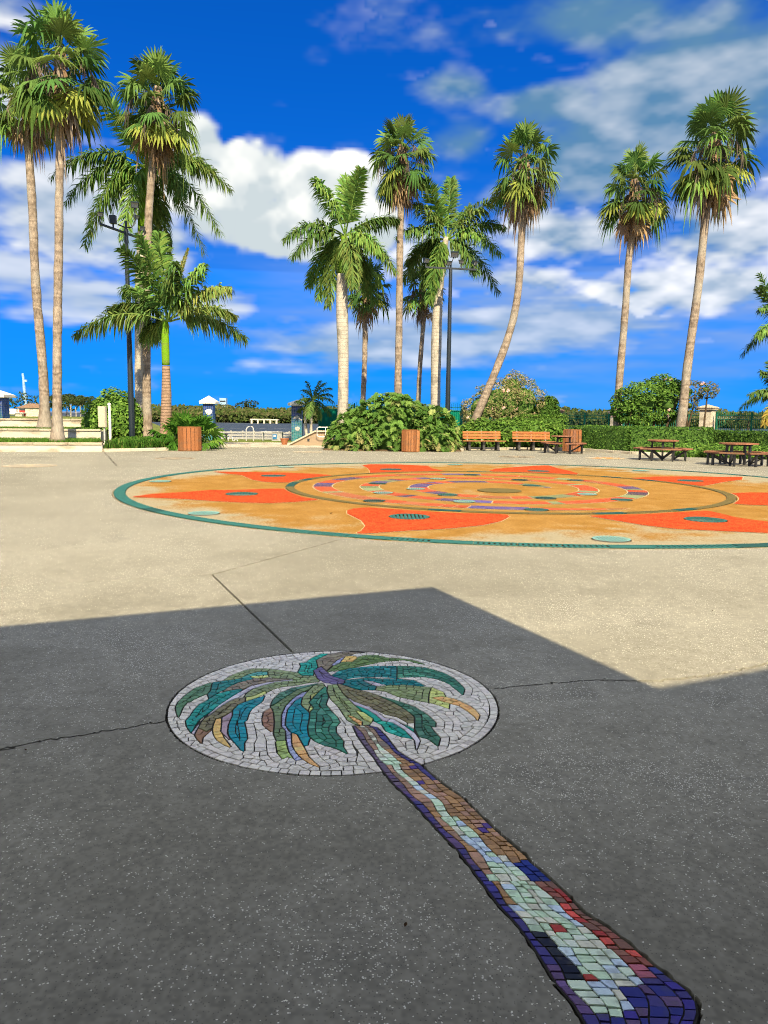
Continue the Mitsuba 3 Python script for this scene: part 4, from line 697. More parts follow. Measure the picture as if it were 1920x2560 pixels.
royal_palm('low feather palm at the right edge with a yellow lower frond', [(19.75, 38.3, 0), (19.75, 38.3, 1.4), (19.7, 38.3, 2.6)], (.12, .1, .08), (19.7, 38.3, 2.6), [(17.7, 38.3, 2.75), (17.85, 38.3, 2.1), (18.2, 38.3, 3.9), (19, 38.3, 4.4), (20.5, 38.3, 4.2), (21.4, 38.3, 2.6), (18.35, 38.3, 1.3)], 2.2, 207, ll=.45, n=44, cols=(GREEN, MID, GREEN, GREEN, OLIVE, MID, (.40, .34, .08)))

# ---------------------------------------------------------------- shrubs and hedges
def leaf_mesh(P, N, size, rng, col, asp=.45, fold=.25, mb=None, jit=.55):
    k = len(P); d = N + rng.normal(0, jit * .75, (k, 3)); d /= np.linalg.norm(d, axis=1, keepdims=True); a = rng.normal(0, 1, (k, 3)); a -= (a * d).sum(1, keepdims=True) * d; a /= np.linalg.norm(a, axis=1, keepdims=True); b = np.cross(d, a)
    L = (size * rng.uniform(.65, 1.3, k))[:, None]; h = d * L * fold * .5
    v = np.stack([P - a * L * .5, P + b * L * asp * .5 + h, P + a * L * .5, P - b * L * asp * .5 + h], 1).reshape(-1, 3); q = np.arange(k)[:, None] * 4
    c = np.asarray(col, float); c = c[rng.integers(len(c), size=k)] if c.ndim == 2 else np.broadcast_to(c, (k, 3)); c = c * rng.uniform(.65, 1.35, k)[:, None]
    mb = mb or MB(); mb.add(v, np.vstack([q + [0, 1, 2], q + [0, 2, 3]])); mb.C[-1] = np.repeat(c, 4, axis=0); return mb
def on_box(rng, n, size, deep=.12, lump=.10, seed=0, top=1.0):
    """points on and just inside the sides and top of a box centred at the origin (z from 0)"""
    x, y, z = size; ar = np.array([y * z, y * z, x * z, x * z, x * y * top]); f = rng.choice(5, n, p=ar / ar.sum()); u = rng.uniform(-.5, .5, (n, 3)); P = u * [x, y, z] + [0, 0, z / 2]; N = np.zeros((n, 3))
    for k, (ax, sg) in enumerate(((0, -1), (0, 1), (1, -1), (1, 1), (2, 1))):
        m = f == k; P[m, ax] = sg * size[ax] / 2 + (z / 2 if ax == 2 else 0); N[m, ax] = sg
    P = P + N * (lump * (meshkit.noise(P * 2.3 + seed, 3)[:, None] - .5) * 2 - np.abs(rng.normal(0, deep, n))[:, None] + .02); return P, N
def on_blobs(rng, n, blobs, deep=.15, lump=.25, freq=1.6, lowest=-.05):
    out = []
    w = np.array([b[1][0] * b[1][1] + b[1][0] * b[1][2] for b in blobs]); P, N = [], []
    for (c, r), k in zip(blobs, (w / w.sum() * n * 1.5).astype(int)):
        d = rng.normal(0, 1, (k, 3)); d /= np.linalg.norm(d, axis=1, keepdims=True); c, r = np.asarray(c, float), np.asarray(r, float); nn = d / r; nn /= np.linalg.norm(nn, axis=1, keepdims=True)
        p = c + d * r * (1 + lump * (meshkit.fbm(c + d * r * freq, 3, 5)[:, None] - .5) * 2 - np.abs(rng.normal(0, deep, k))[:, None]); P.append(p); N.append(nn)
    P, N = np.vstack(P), np.vstack(N); ok = P[:, 2] > lowest
    for c, r in blobs: ok &= (((P - c) / (np.asarray(r, float) * .80)) ** 2).sum(1) > 1
    return P[ok], N[ok]
def core(blobs, k=.78):
    m = MB()
    for c, r in blobs:
        s = trimesh.creation.icosphere(2); v = np.array(s.vertices); v = v * (1 + .2 * (meshkit.noise(v * 3 + np.asarray(c), 2)[:, None] - .5)) * np.asarray(r) * k + np.asarray(c); m.add(v, s.faces)
    return m
def blob_bush(name, label, cat, blobs, n, size, cols, seed, asp=.5, stems=0, lump=.25, deep=.15, k=.78, group=None, flowers=0, jit=.55):
    rng = np.random.default_rng(seed); t = thing(name, label, cat, group); P, N = on_blobs(rng, n, blobs, deep, lump)
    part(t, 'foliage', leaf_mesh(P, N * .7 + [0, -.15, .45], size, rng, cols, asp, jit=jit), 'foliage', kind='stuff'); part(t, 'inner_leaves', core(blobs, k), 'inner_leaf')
    for i in range(stems):
        c, r = blobs[i % len(blobs)]; b = np.array([c[0] + rng.normal(0, r[0] * .15), c[1] + rng.normal(0, .1), 0]); e = np.asarray(c) + rng.normal(0, .3, 3) * r; v, f = tube([b, (b + e) / 2 + rng.normal(0, .08, 3), e], [.07, .05, .03], 7); part(t, 'stem', (v, f), 'twig')
    if flowers:
        P, N = on_blobs(rng, flowers, blobs, .02, lump); P = P[P[:, 1] < np.mean([b[0][1] for b in blobs]) + .4]
        for p, nn in zip(P, N):
            m = MB()
            for j in range(5):
                a = j * 1.2566 + rng.uniform(0, 1); u = np.cross(nn, [.3, .2, 1]); u /= np.linalg.norm(u); w = np.cross(nn, u); d = math.cos(a) * u + math.sin(a) * w; e = math.cos(a + 1.57) * u + math.sin(a + 1.57) * w
                m.add([p, p + d * .07 + e * .04 + nn * .03, p + d * .11 + nn * .04, p + d * .07 - e * .04 + nn * .03], [[0, 1, 2], [0, 2, 3]], np.array([(.75, .42, .40), (.80, .55, .50), (.78, .66, .60)][rng.integers(3)]))
            part(t, 'flower', m, 'foliage')
    return t
def box_hedge(name, label, x0, y0, x1, y1, depth, z0, h, n, size, cols, seed, extra=None):
    rng = np.random.default_rng(seed); t = thing(name, label, 'hedge'); L = math.hypot(x1 - x0, y1 - y0); a = math.atan2(y1 - y0, x1 - x0); nv = np.array([-math.sin(a), math.cos(a)]); c = np.array([(x0 + x1) / 2, (y0 + y1) / 2]) + nv * depth / 2
    P, N = on_box(rng, n, (L, depth, h), .10, .07, seed); P = rot(P, a) + [*c, z0]; N = rot(N, a)
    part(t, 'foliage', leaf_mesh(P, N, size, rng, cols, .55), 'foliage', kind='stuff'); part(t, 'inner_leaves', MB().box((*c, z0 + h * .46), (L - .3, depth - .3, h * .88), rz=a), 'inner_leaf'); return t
HEDGE = np.array([(.08, .19, .035), (.11, .23, .045), (.15, .28, .06), (.06, .13, .03)])
BRIGHT = np.array([(.14, .28, .05), (.20, .34, .07), (.11, .23, .04), (.08, .17, .03)])
t = blob_bush('leafy_shrub', 'rounded glossy green shrub beside the grey utility box', 'shrub', [((-12.7, 36.4, 1.2), (1.25, 1.1, 1.45)), ((-13.5, 36.3, .9), (.7, .9, 1.25)), ((-12.0, 36.3, .9), (.75, .9, 1.3))], 5200, .17, BRIGHT, 31, .6)
# the large mound of lobed leaves
def lobed_leaf(rng, p, d, L, col):
    d = d / np.linalg.norm(d); s = np.cross(d, [0, 0, 1.0]); s /= np.linalg.norm(s) + 1e-9; u = np.cross(s, d); V, F_ = [], []; nl = 6
    mid = [p + d * L * q + np.array([0, 0, -1.0]) * L * .42 * q ** 2 for q in np.linspace(0, 1, nl + 1)]; V += mid
    for sg in (-1, 1):
        for k in range(nl):
            q = (k + .5) / nl; w = L * .46 * (math.sin(math.pi * min(1, q * .8 + .22)) ** .8) * rng.uniform(.85, 1.12); tip = (mid[k] + mid[k + 1]) / 2 + sg * s * w + d * L * .10 + u * w * .22 + np.array([0, 0, -1.0]) * w * .35
            b = len(V); e = (mid[k] * .35 + mid[k + 1] * .65) + sg * s * w * .55 + d * L * .09 + u * w * .18; g_ = (mid[k] * .9 + mid[k + 1] * .1) + sg * s * w * .6 + u * w * .18
            V += [g_, tip, e]; F_ += [[k, b, b + 2], [b, b + 1, b + 2], [k, b + 2, k + 1]]
    c = np.asarray(col) * rng.uniform(.7, 1.3); return np.array(V), np.array(F_), np.broadcast_to(c, (len(V), 3))
rng = np.random.default_rng(77); MOUND = [((.35, 35.6, .2), (2.25, 2.1, 2.42)), ((-1.3, 35.3, .1), (1.4, 1.8, 1.75)), ((2.1, 35.4, .1), (1.4, 1.9, 1.95))]
MT = thing('leafy_mound', 'large mound of big lobed glossy leaves spilling onto the plaza', 'shrub'); P, N = on_blobs(rng, 2600, MOUND, .08, .10, 1.2, .08)
order = np.argsort(P[:, 1] - .35 * P[:, 2] + rng.normal(0, .25, len(P))); rest = MB(); cnt = 0
for i in order:
    dd = N[i] * .55 + rng.normal(0, .38, 3) + [0, -.25, -.30]; L = rng.uniform(.26, .44); col = [(.085, .19, .04), (.13, .25, .055), (.19, .31, .075), (.28, .34, .12)][rng.choice(4, p=[.35, .35, .2, .1])]
    if P[i, 2] < .6: col = [(.10, .20, .045), (.24, .28, .10), (.34, .32, .14)][rng.choice(3, p=[.5, .3, .2])]
    v, f, c = lobed_leaf(rng, P[i] - dd / np.linalg.norm(dd) * L * .4, dd, L, col)
    if cnt < 300 and P[i, 1] < 35.6: part(MT, 'leaf', (v, f), 'foliage', color=np.array(c)); cnt += 1
    else: rest.add(v, f, np.array(c))
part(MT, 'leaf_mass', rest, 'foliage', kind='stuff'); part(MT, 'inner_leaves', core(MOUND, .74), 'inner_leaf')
# low spreading fan shrub behind the left bin
rng = np.random.default_rng(55); t = thing('fan_shrub', 'low bright green fan leaved shrub behind the left slatted bin', 'shrub')
for i in range(46):
    u = (i + .5) / 46; el = math.radians(80 - 85 * u + rng.normal(0, 7)); az = i * 2.4; s = rng.uniform(.85, 1.15); o = np.array([-8.65 + rng.normal(0, .28), 33.7 + rng.normal(0, .25), .15])
    v, f, c = fan_leaf(rng, .72 * s, (.75 + .45 * u) * (1.25 - .3 * u), el, az, .25 + .3 * u, np.array([(.05, .15, .02), (.085, .21, .03), (.16, .28, .05)][rng.integers(3)]) * rng.uniform(.8, 1.2), rng.normal(0, .3), 20, 2.3); part(t, 'leaf', (v + o, f), 'foliage', color=c)
# grassy ground cover under the left palms
rng = np.random.default_rng(56); bedp = Polygon([(-11.15, 30.55), (-8.75, 32.55), (-8.2, 33.6), (-8.3, 35.4), (-11.9, 35.6), (-11.3, 32)]); m = MB(); x0, y0, x1, y1 = bedp.bounds; n = 0
while n < 2600:
    x, y = rng.uniform(x0, x1), rng.uniform(y0, y1)
    if not bedp.contains(Point(x, y)): continue
    n += 1; a = rng.uniform(0, 6.28); h = rng.uniform(.25, .5); d = np.array([math.cos(a), math.sin(a), 0]); w = np.array([-d[1], d[0], 0]) * .016; b = np.array([x, y, .1]); c = np.array([(.05, .14, .02), (.09, .20, .035), (.20, .26, .07)][rng.choice(3, p=[.5, .4, .1])]) * rng.uniform(.7, 1.3)
    m.add([b - w, b + w, b + d * h * .3 + [0, 0, h * .8] + w, b + d * h * .3 + [0, 0, h * .8] - w, b + d * h * .8 + [0, 0, h * .62]], [[0, 1, 2], [0, 2, 3], [3, 2, 4]], c)
stuff('ground_cover', m, 'foliage', 'strappy green ground cover behind the low white kerb at the left', 'plants')
m = MB()
box_hedge('clipped_hedge', 'clipped green hedge behind the second picnic table', 8.75, 37.6, 10.6, 34.05, 1.3, .05, 1.12, 3800, .10, HEDGE, 41)
box_hedge('clipped_hedge', 'clipped hedge running right to the stone pillar, sunlit at its end', 10.65, 34.0, 13.9, 32.75, 1.3, .05, 1.14, 4200, .10, HEDGE, 42)
box_hedge('clipped_hedge', 'taller bright topped hedge behind the second bench', 6.9, 38.9, 9.3, 39.3, 1.2, .05, 1.62, 4200, .10, BRIGHT, 43)
box_hedge('clipped_hedge', 'dark hedge at the right edge in front of the iron fence', 14.6, 35.4, 17.6, 31.2, 1.0, .05, .98, 4500, .11, HEDGE * .8, 44)
blob_bush('low_shrub', 'low bright shrub on the kerb between the two right picnic tables', 'shrub', [((12.6, 31.75, .25), (.7, .5, .38)), ((13.5, 31.2, .25), (.7, .5, .36)), ((14.5, 30.9, .25), (.8, .5, .34)), ((15.5, 30.6, .22), (.8, .5, .32))], 4200, .10, BRIGHT, 45, .55)
blob_bush('broadleaf_shrub', 'broad leaved green shrub behind the first bench', 'shrub', [((4.6, 37.3, .7), (1.1, .8, .75)), ((6.0, 37.2, .75), (1.1, .8, .8)), ((7.2, 37.3, .7), (.9, .7, .75)), ((8.0, 37.6, .6), (.7, .7, .7))], 4300, .19, BRIGHT * .85, 46, .5)
DUSTY = np.array([(.20, .23, .09), (.28, .27, .13), (.14, .20, .06), (.34, .28, .17)])
blob_bush('flowering_bush', 'brownish flowering bush with pink blooms behind the benches', 'bush', [((6.0, 40.3, 2.2), (1.5, 1.2, 1.35)), ((7.2, 40.4, 2.3), (1.1, 1.0, 1.3)), ((5.0, 40.2, 1.9), (1.0, 1.0, 1.0)), ((6.6, 40.3, 3.1), (.7, .7, .75))], 11000, .15, DUSTY * 1.15, 47, .32, 5, .5, .16, .58, flowers=26)
blob_bush('leafy_shrub', 'small dark green bush at the right side of the brownish flowering bush', 'shrub', [((8.35, 40.4, 1.8), (.75, .7, .8)), ((8.6, 40.4, 2.2), (.4, .4, .45))], 1600, .15, HEDGE * .7, 48, .5, 2)
blob_bush('flowering_bush', 'green flowering bush with pink blooms in front of the second palm from the right', 'bush', [((12.2, 36.5, 2.3), (1.15, .9, .95)), ((13.2, 36.4, 2.3), (.95, .9, .95)), ((11.4, 36.5, 2.1), (.75, .8, .7)), ((12.9, 36.5, 2.95), (.75, .6, .55)), ((13.55, 36.4, 2.9), (.45, .5, .45))], 9500, .16, np.vstack([HEDGE, BRIGHT]), 49, .44, 4, .75, .22, .5, flowers=24)
blob_bush('leafy_shrub', 'loose grey green bush with pink blooms behind the rightmost tall palm', 'shrub', [((15.0, 38.6, 2.9), (.8, .6, .6)), ((15.9, 38.6, 3.0), (.6, .5, .4)), ((15.1, 38.6, 2.2), (.5, .5, .5))], 1300, .17, DUSTY * .6, 50, .4, 3, .6, .35, .3, flowers=7)
# ---------------------------------------------------------------- planter walls, terraces, kerbs
def wall_run(label, a, b, z0, z1, seed, thick=.3, cap=.09, over=.05, stone=1.25, corner=True):
    t = thing('planter_wall', label, 'wall'); a, b = np.array(a, float), np.array(b, float); L = np.linalg.norm(b - a); d = (b - a) / L; n = np.array([-d[1], d[0]]); ang = math.atan2(d[1], d[0]); c = (a + b) / 2 + n * thick / 2
    part(t, 'wall', MB().box((*c, (z0 + z1 - cap) / 2), (L, thick, z1 - cap - z0), rz=ang), 'stucco'); k = int(round(L / stone)); s = L / k; r = np.random.default_rng(seed)
    for i in range(k):
        q = a + d * s * (i + .5) + n * (thick / 2); part(t, 'coping_stone', MB().box((*q, z1 - cap / 2 + .001 + r.normal(0, .002)), (s - .012, thick + 2 * over, cap), rz=ang, bev=.012), 'coping')
    if corner:
        q = b + n * 1.6; part(t, 'return_wall', MB().box((*(b + n * (thick + 1.3) - d * thick / 2), (z0 + z1 - cap) / 2 - .004), (thick - .004, 2.6, z1 - cap - z0 - .008), rz=ang), 'stucco')
wall_run('lowest white planter wall at the left edge of the plaza', (-21, 28.0), (-11.12, 30.35), -.02, .36, 1)
wall_run('middle white planter wall behind the tall left fan palm', (-22, 31.3), (-12.3, 33.45), .15, .82, 2)
wall_run('highest white planter wall at the back left', (-24, 35.0), (-13.8, 37.4), .55, 1.22, 3)
BEDS = iter(['soil of the lowest planter terrace at the left', 'soil of the second planter terrace', 'soil behind the highest white planter wall', 'soil bed of the strappy ground cover and left palms', 'long soil bed behind the benches, mound and hedges'])
def terrace(name, pts, z0, z1): return struct(name, MB().add(*prism(Polygon(pts), z0, z1)), 'soil', next(BEDS))
terrace('planting_bed', [(-21, 28.35), (-11.4, 30.63), (-12.1, 33.4), (-22, 31.2)], -.02, .33)
terrace('planting_bed', [(-22.1, 31.65), (-12.6, 33.77), (-13.9, 37.3), (-24, 34.9)], -.02, .78)
terrace('planting_bed', [(-24.1, 35.35), (-13.9, 37.72), (-14.2, 39.5), (-25, 38)], -.02, 1.05)
terrace('planting_bed', [(-11.1, 30.5), (-8.65, 32.55), (-8.1, 33.7), (-8.25, 35.7), (-9.3, 38), (-13, 41.5), (-13.6, 37.6), (-12.0, 33.6), (-11.1, 31)], -.02, .10)
terrace('planting_bed', [(-2.7, 33.9), (.3, 33.6), (3.4, 34.2), (3.5, 36.3), (8.6, 36.9), (9.25, 36.9), (10.65, 33.75), (13.5, 31.9), (16.2, 30.4), (24, 30), (24, 47), (-2.9, 47)], -.02, .06)
rng = np.random.default_rng(61)
def grass(poly, z, n, h, label):
    x0, y0, x1, y1 = poly.bounds; m = MB(); xy = rng.uniform([x0, y0], [x1, y1], (n * 2, 2)); import shapely; xy = xy[shapely.contains_xy(poly, xy[:, 0], xy[:, 1])][:n]; k = len(xy)
    a = rng.uniform(0, 6.28, k); H = h * rng.uniform(.5, 1.2, k); d = np.stack([np.cos(a), np.sin(a), 0 * a], 1); w = np.stack([-np.sin(a), np.cos(a), 0 * a], 1) * .012; b = np.c_[xy, np.full(k, z)]
    v = np.stack([b - w, b + w, b + d * (H * .5)[:, None] + np.outer(H, [0, 0, 1])], 1).reshape(-1, 3); m.add(v, np.arange(3 * k).reshape(-1, 3)); m.C[-1] = np.repeat(np.array([(.06, .17, .02), (.10, .23, .03), (.14, .24, .05)])[rng.integers(3, size=k)] * rng.uniform(.7, 1.25, (k, 1)), 3, axis=0)
    stuff('grass', m, 'foliage', label, 'grass')
grass(Polygon([(-20, 28.7), (-11.5, 30.72), (-12.2, 33.3), (-20, 31.5)]), .33, 18000, .15, 'short bright grass on the lowest planter terrace')
grass(Polygon([(-19, 32.5), (-12.75, 33.85), (-13.7, 36.4), (-19, 35.2)]), .78, 9000, .10, 'short grass on the second planter terrace')
def kerb(label, pts, h=.12, w=.16, stone=1.0):
    t = thing('kerb', label, 'kerb'); p = np.asarray(pts, float); s = np.r_[0, np.cumsum(np.linalg.norm(np.diff(p, axis=0), axis=1))]; k = int(s[-1] / stone)
    for i in range(k):
        a, b = [np.array([np.interp(x, s, p[:, d]) for d in (0, 1)]) for x in (s[-1] * i / k + .006, s[-1] * (i + 1) / k - .006)]
        d = b - a; part(t, 'kerb_stone', MB().box((*((a + b) / 2), h / 2 - .01), (np.linalg.norm(d), w, h + .02), rz=math.atan2(d[1], d[0]), bev=.012), 'pale_concrete')
kerb('low white kerb edging the strappy ground cover at the left', [(-11.1, 30.42), (-8.65, 32.5), (-8.05, 33.7), (-8.2, 35.6)])
kerb('low kerb behind the benches and round the clipped hedges', [(3.45, 34.4), (3.5, 36.2), (8.6, 36.8), (9.25, 36.75), (10.6, 33.7), (13.45, 31.85), (16.15, 30.35), (22, 29.9)])

# ---------------------------------------------------------------- slatted bins
def bin_(label, x, y, r, h, n, mats, rz=0.0, sides=None):
    t = thing('slatted_bin', label, 'litter bin'); g = .018
    part(t, 'liner', MB().add(*tube([(x, y, .03), (x, y, h - .06)], r * .90, 24)), 'black_metal'); rr = np.random.default_rng(int(abs(x) * 10))
    for k in range(n):
        a = 2 * math.pi * k / n + rz
        if sides: seg = 2 * math.pi / sides; q = (a - rz) % seg - seg / 2; R = r / math.cos(q) * math.cos(seg / 2); an = a - q; w = 2 * r * math.sin(seg / 2) * sides / n
        else: R = r; an = a; w = 2 * math.pi * r / n
        part(t, 'slat', MB().box((x + R * math.cos(a), y + R * math.sin(a), h / 2 + .01), (.028, w - g, h - .02 + rr.normal(0, .002)), rz=an, bev=.004), mats[rr.integers(len(mats))])
    v, f = tube([(x, y, h - .02), (x, y, h + .012)], r + .022 if not sides else r * .985, sides or 32, False); vi, fi = tube([(x, y, h - .02), (x, y, h + .012)], r * .82, sides or 32, False)
    ring = Point(x, y).buffer(r + .022, 24) if not sides else Polygon([(x + (r + .02) * math.cos(rz + 2 * math.pi * (k - .5 + .5) / sides), y + (r + .02) * math.sin(rz + 2 * math.pi * k / sides)) for k in range(sides)])
    part(t, 'rim', MB().add(*prism(ring.difference(Point(x, y).buffer(r * .72, 24)), h, h + .035)), 'slat_wood')
bin_('round wooden slatted bin at the end of the low white kerb on the left', -8.1, 32.05, .46, .96, 18, ('slat_wood', 'slat_wood_pale', 'slat_wood'))
bin_('wooden slatted bin half hidden by the big leafy mound', 1.12, 33.35, .37, .92, 18, ('slat_wood', 'slat_wood_pale'), .35, 6)
bin_('dark wooden slatted bin behind the first picnic table', 8.62, 35.55, .41, .98, 18, ('slat_wood', 'table_wood'), .2, 6)

# ---------------------------------------------------------------- benches
def bench(label, x, y, rz, L=1.78):
    t = thing('park_bench', label, 'bench'); pl = lambda v: rot(np.asarray(v, float), rz) + [x, y, 0]
    for i, (yy, zz) in enumerate(((.315, .575), (.345, .70), (.375, .825))): m = MB().box((0, 0, 0), (L, .04, .105), rx=-.24, bev=.008); v, f = m.mesh(); part(t, 'back_slat', (pl(v + [0, yy, zz]), f), 'orange_wood')
    for i in range(4): m = MB().box((.02 if i == 0 else 0, -.17 + i * .125, .44 + .006 * (i == 0)), (L + (.22 if i == 0 else 0), .105, .04), bev=.008); v, f = m.mesh(); part(t, 'seat_slat', (pl(v), f), 'slat_wood_pale')
    for xx in (-L / 2 + .22, 0, L / 2 - .22):
        m = MB()
        for sx in (-1, 1):
            pf = [(xx, -.20, .40), (xx, -.17, .26), (xx, -.19, .12), (xx, -.27, 0)]; pb = [(xx, .24, .41), (xx, .20, .26), (xx, .25, .12), (xx, .36, 0)]
        for q in (pf, pb):
            for a, b in zip(q[:-1], q[1:]): m.bar(pl([a])[0], pl([b])[0], .10, .085)
        m.bar(pl([(xx, -.22, .395)])[0], pl([(xx, .28, .395)])[0], .06, .05); m.bar(pl([(xx, -.16, .2)])[0], pl([(xx, .2, .2)])[0], .05, .16); m.bar(pl([(xx, .27, .40)])[0], pl([(xx, .425, .90)])[0], .06, .04)
        part(t, 'leg', m, 'black_metal')
bench('first wooden bench with black legs, right beside the big leafy mound', 4.5, 35.35, .10)
bench('second wooden bench with black legs, half hidden by the first picnic table', 6.85, 35.75, .06)

# ---------------------------------------------------------------- picnic tables
def octagon(r, c=(0, 0), ph=math.pi / 8): return Polygon([(c[0] + r * math.cos(ph + k * math.pi / 4), c[1] + r * math.sin(ph + k * math.pi / 4)) for k in range(8)])
def picnic(label, x, y, rz, s=1.0):
    t = thing('picnic_table', label, 'picnic table'); pl = lambda v: rot(np.asarray(v, float) * [s, s, 1], rz) + [x, y, 0]
    top = octagon(.66)
    for k in range(9):
        g = top.intersection(box(-.7 + k * .155 + .004, -1, -.7 + (k + 1) * .155 - .004, 1))
        for q in polys(g): v, f = prism(q, .715, .76); part(t, 'top_plank', (pl(v), f), 'table_wood')
    m = MB().box((0, 0, .69), (1.0, .07, .045)); m.box((0, 0, .688), (.07, 1.0, .045)); v, f = m.mesh(); part(t, 'top_frame', (pl(v), f), 'black_metal')
    for sx, sy in ((1, 0), (-1, 0), (0, 1), (0, -1)):
        m = MB().bar((.46 * sx, .46 * sy, 0), (.42 * sx, .42 * sy, .67), .075); v, f = m.mesh(); part(t, 'table_leg', (pl(v), f), 'black_metal')
    outer, inner, mid = octagon(1.18, ph=0), octagon(.82, ph=0), octagon(1.0, ph=0)
    for k in range(4):
        a = k * math.pi / 2 + math.pi / 4 * 0; w = Polygon([(0, 0)] + [(3 * math.cos(a + q), 3 * math.sin(a + q)) for q in np.linspace(-.70, .70, 7)])
        for nm, g in (('seat_plank', outer.difference(mid.buffer(.005))), ('seat_plank', mid.buffer(-.005).difference(inner))):
            for q in polys(g.intersection(w)): v, f = prism(q, .415, .462); part(t, nm, (pl(v), f), 'table_wood')
        for dq in (-.42, .42):
            c, s_ = math.cos(a + dq), math.sin(a + dq); m = MB(); m.bar((c * .98, s_ * .98, 0), (c * .98, s_ * .98, .41), .07); m.bar((c * .84, s_ * .84, .395), (c * 1.08, s_ * 1.08, .395), .05); v, f = m.mesh(); part(t, 'seat_leg', (pl(v), f), 'black_metal')
            m = MB(); cc, ss_ = math.cos(a), math.sin(a); m.bar((c * .98, s_ * .98, .37), (cc * .47, ss_ * .47, .06), .045); v, f = m.mesh(); part(t, 'brace', (pl(v), f), 'black_metal')
        m = MB(); m.bar((math.cos(a) * .45, math.sin(a) * .45, .37), (math.cos(a) * .9, math.sin(a) * .9, .39), .05); v, f = m.mesh(); part(t, 'seat_arm', (pl(v), f), 'black_metal')
picnic('first picnic table with black legs in front of the second bench', 7.85, 33.9, .55, .86)
picnic('middle picnic table of the three, in front of the clipped hedge', 10.45, 29.0, -.35 + math.pi / 2 * 0, .90)
picnic('rightmost picnic table, nearest to the viewer, cut by the right edge', 12.05, 26.3, .62, .96)

# ---------------------------------------------------------------- lamp posts
def floodlight(mb, glass, p, az, s=1.0, tilt=.5):
    s = s * .82; v = np.array([[-.2, -.14, -.16], [.2, -.14, -.16], [.2, -.14, .16], [-.2, -.14, .16], [-.12, .14, -.10], [.12, .14, -.10], [.12, .14, .10], [-.12, .14, .10]]) * s
    f = [[0, 3, 2, 1], [4, 5, 6, 7], [0, 1, 5, 4], [1, 2, 6, 5], [2, 3, 7, 6], [3, 0, 4, 7]]; w = rot(rot(v, 0, tilt), az) + p; mb.add(w, f)
    vis = rot(rot(np.array([[-.21, -.14, .165], [.21, -.14, .165], [.21, -.30, .15], [-.21, -.30, .15], [-.21, -.14, .18], [.21, -.14, .18], [.21, -.30, .165], [-.21, -.30, .165]]) * s, 0, tilt), az) + p; mb.add(vis, [[0, 1, 2, 3], [4, 7, 6, 5], [0, 4, 5, 1], [1, 5, 6, 2], [2, 6, 7, 3], [3, 7, 4, 0]])
    g = rot(rot(np.array([[-.17, -.146, -.13], [.17, -.146, -.13], [.17, -.146, .13], [-.17, -.146, .13]]) * s, 0, tilt), az) + p; glass.add(g, [[0, 1, 2, 3]])
def lamp(label, x, y, h, a, b, lights, extra, r0=.14, r1=.085):
    t = thing('lamp_post', label, 'lamp post'); q = np.linspace(0, 1, 12); v, f = tube(np.outer(1 - q, (x, y, 0)) + np.outer(q, (x, y, h)), r0 + (r1 - r0) * q, 14); part(t, 'pole', (v, f), 'lamp_metal', smooth=True)
    part(t, 'base_plate', MB().box((x, y, .08), (.42, .42, .05), bev=.01), 'lamp_metal'); m = MB(); m.bar(a, b, .085); m.tube([(x, y, h), (x, y, h + .35)], .05, 8); part(t, 'cross_arm', m, 'lamp_metal')
    for p, foot, az, s in lights:
        m, g = MB(), MB(); m.bar(foot, np.asarray(p) - [0, 0, .1], .05); floodlight(m, g, np.asarray(p, float), az, s); k = part(t, 'floodlight', m, 'lamp_metal'); part(k, 'lens', g, 'lamp_glass')
    for kind, m in extra: part(t, kind, m, 'lamp_metal')
LA_, LB_ = np.array([-12.3, 34.2, 9.55]), np.array([-10.75, 37.1, 9.35]); L_ = lambda q: LA_ * (1 - q) + LB_ * q
cam_box = MB().box(L_(.22) + [0, 0, .38], (.26, .22, .34)); cam_box.tube([L_(.22) + [.02, 0, .55], L_(.22) + [.02, 0, .95]], .014, 5); cam_box.tube([L_(.22) + [.02, 0, .93], L_(.22) + [.02, 0, .99], L_(.22) + [.02, 0, 1.05]], [.02, .07, .03], 8); cam_box.bar(L_(.22), L_(.22) + [0, 0, .3], .06)
hoop = MB(); hoop.tube([L_(.3) + [0, 0, .25], L_(.4) + [.05, 0, .22], L_(.5) + [.1, 0, .3], L_(.55) + [.15, 0, .55], L_(.55) + [.15, 0, .8]], .03, 6)
lamp('dark lamp post with floodlights on a tilted arm, among the left palms', -11.62, 35.5, 9.65, LA_, LB_, [(LA_ + [0, 0, .42], LA_, .5, .7), (L_(.55) + [.15, 0, 1.35], L_(.55) + [.15, 0, .7], .3, 1.05), (L_(.56) + [.12, .1, .85], L_(.55) + [.1, 0, .5], .9, .7), (L_(.70) + [.1, 0, .45], L_(.7), .4, .7), (L_(.97) + [.1, 0, .35], L_(.97), .7, .8), (L_(.86) + [0, 0, .4], L_(.86), -.6, .65)], [('junction_box', cam_box), ('cable_arm', hoop)])
RA_, RB_ = np.array([1.95, 39.8, 8.95]), np.array([4.55, 40.2, 8.93]); R_ = lambda q: RA_ * (1 - q) + RB_ * q
lamp('dark lamp post with floodlights in front of the grey feather palm', 3.22, 40.0, 8.95, RA_, RB_, [(RA_ + [0, 0, .35], RA_, .5, .9), (R_(.45) + [0, 0, .28], R_(.45), .2, .8), (R_(.53) + [.05, 0, .72], R_(.51) + [0, 0, .3], .1, 1.15), (R_(.70) + [0, 0, .38], R_(.70), -.3, .75), (R_(.95) + [0, 0, .35], R_(.95), .9, .9)], [])

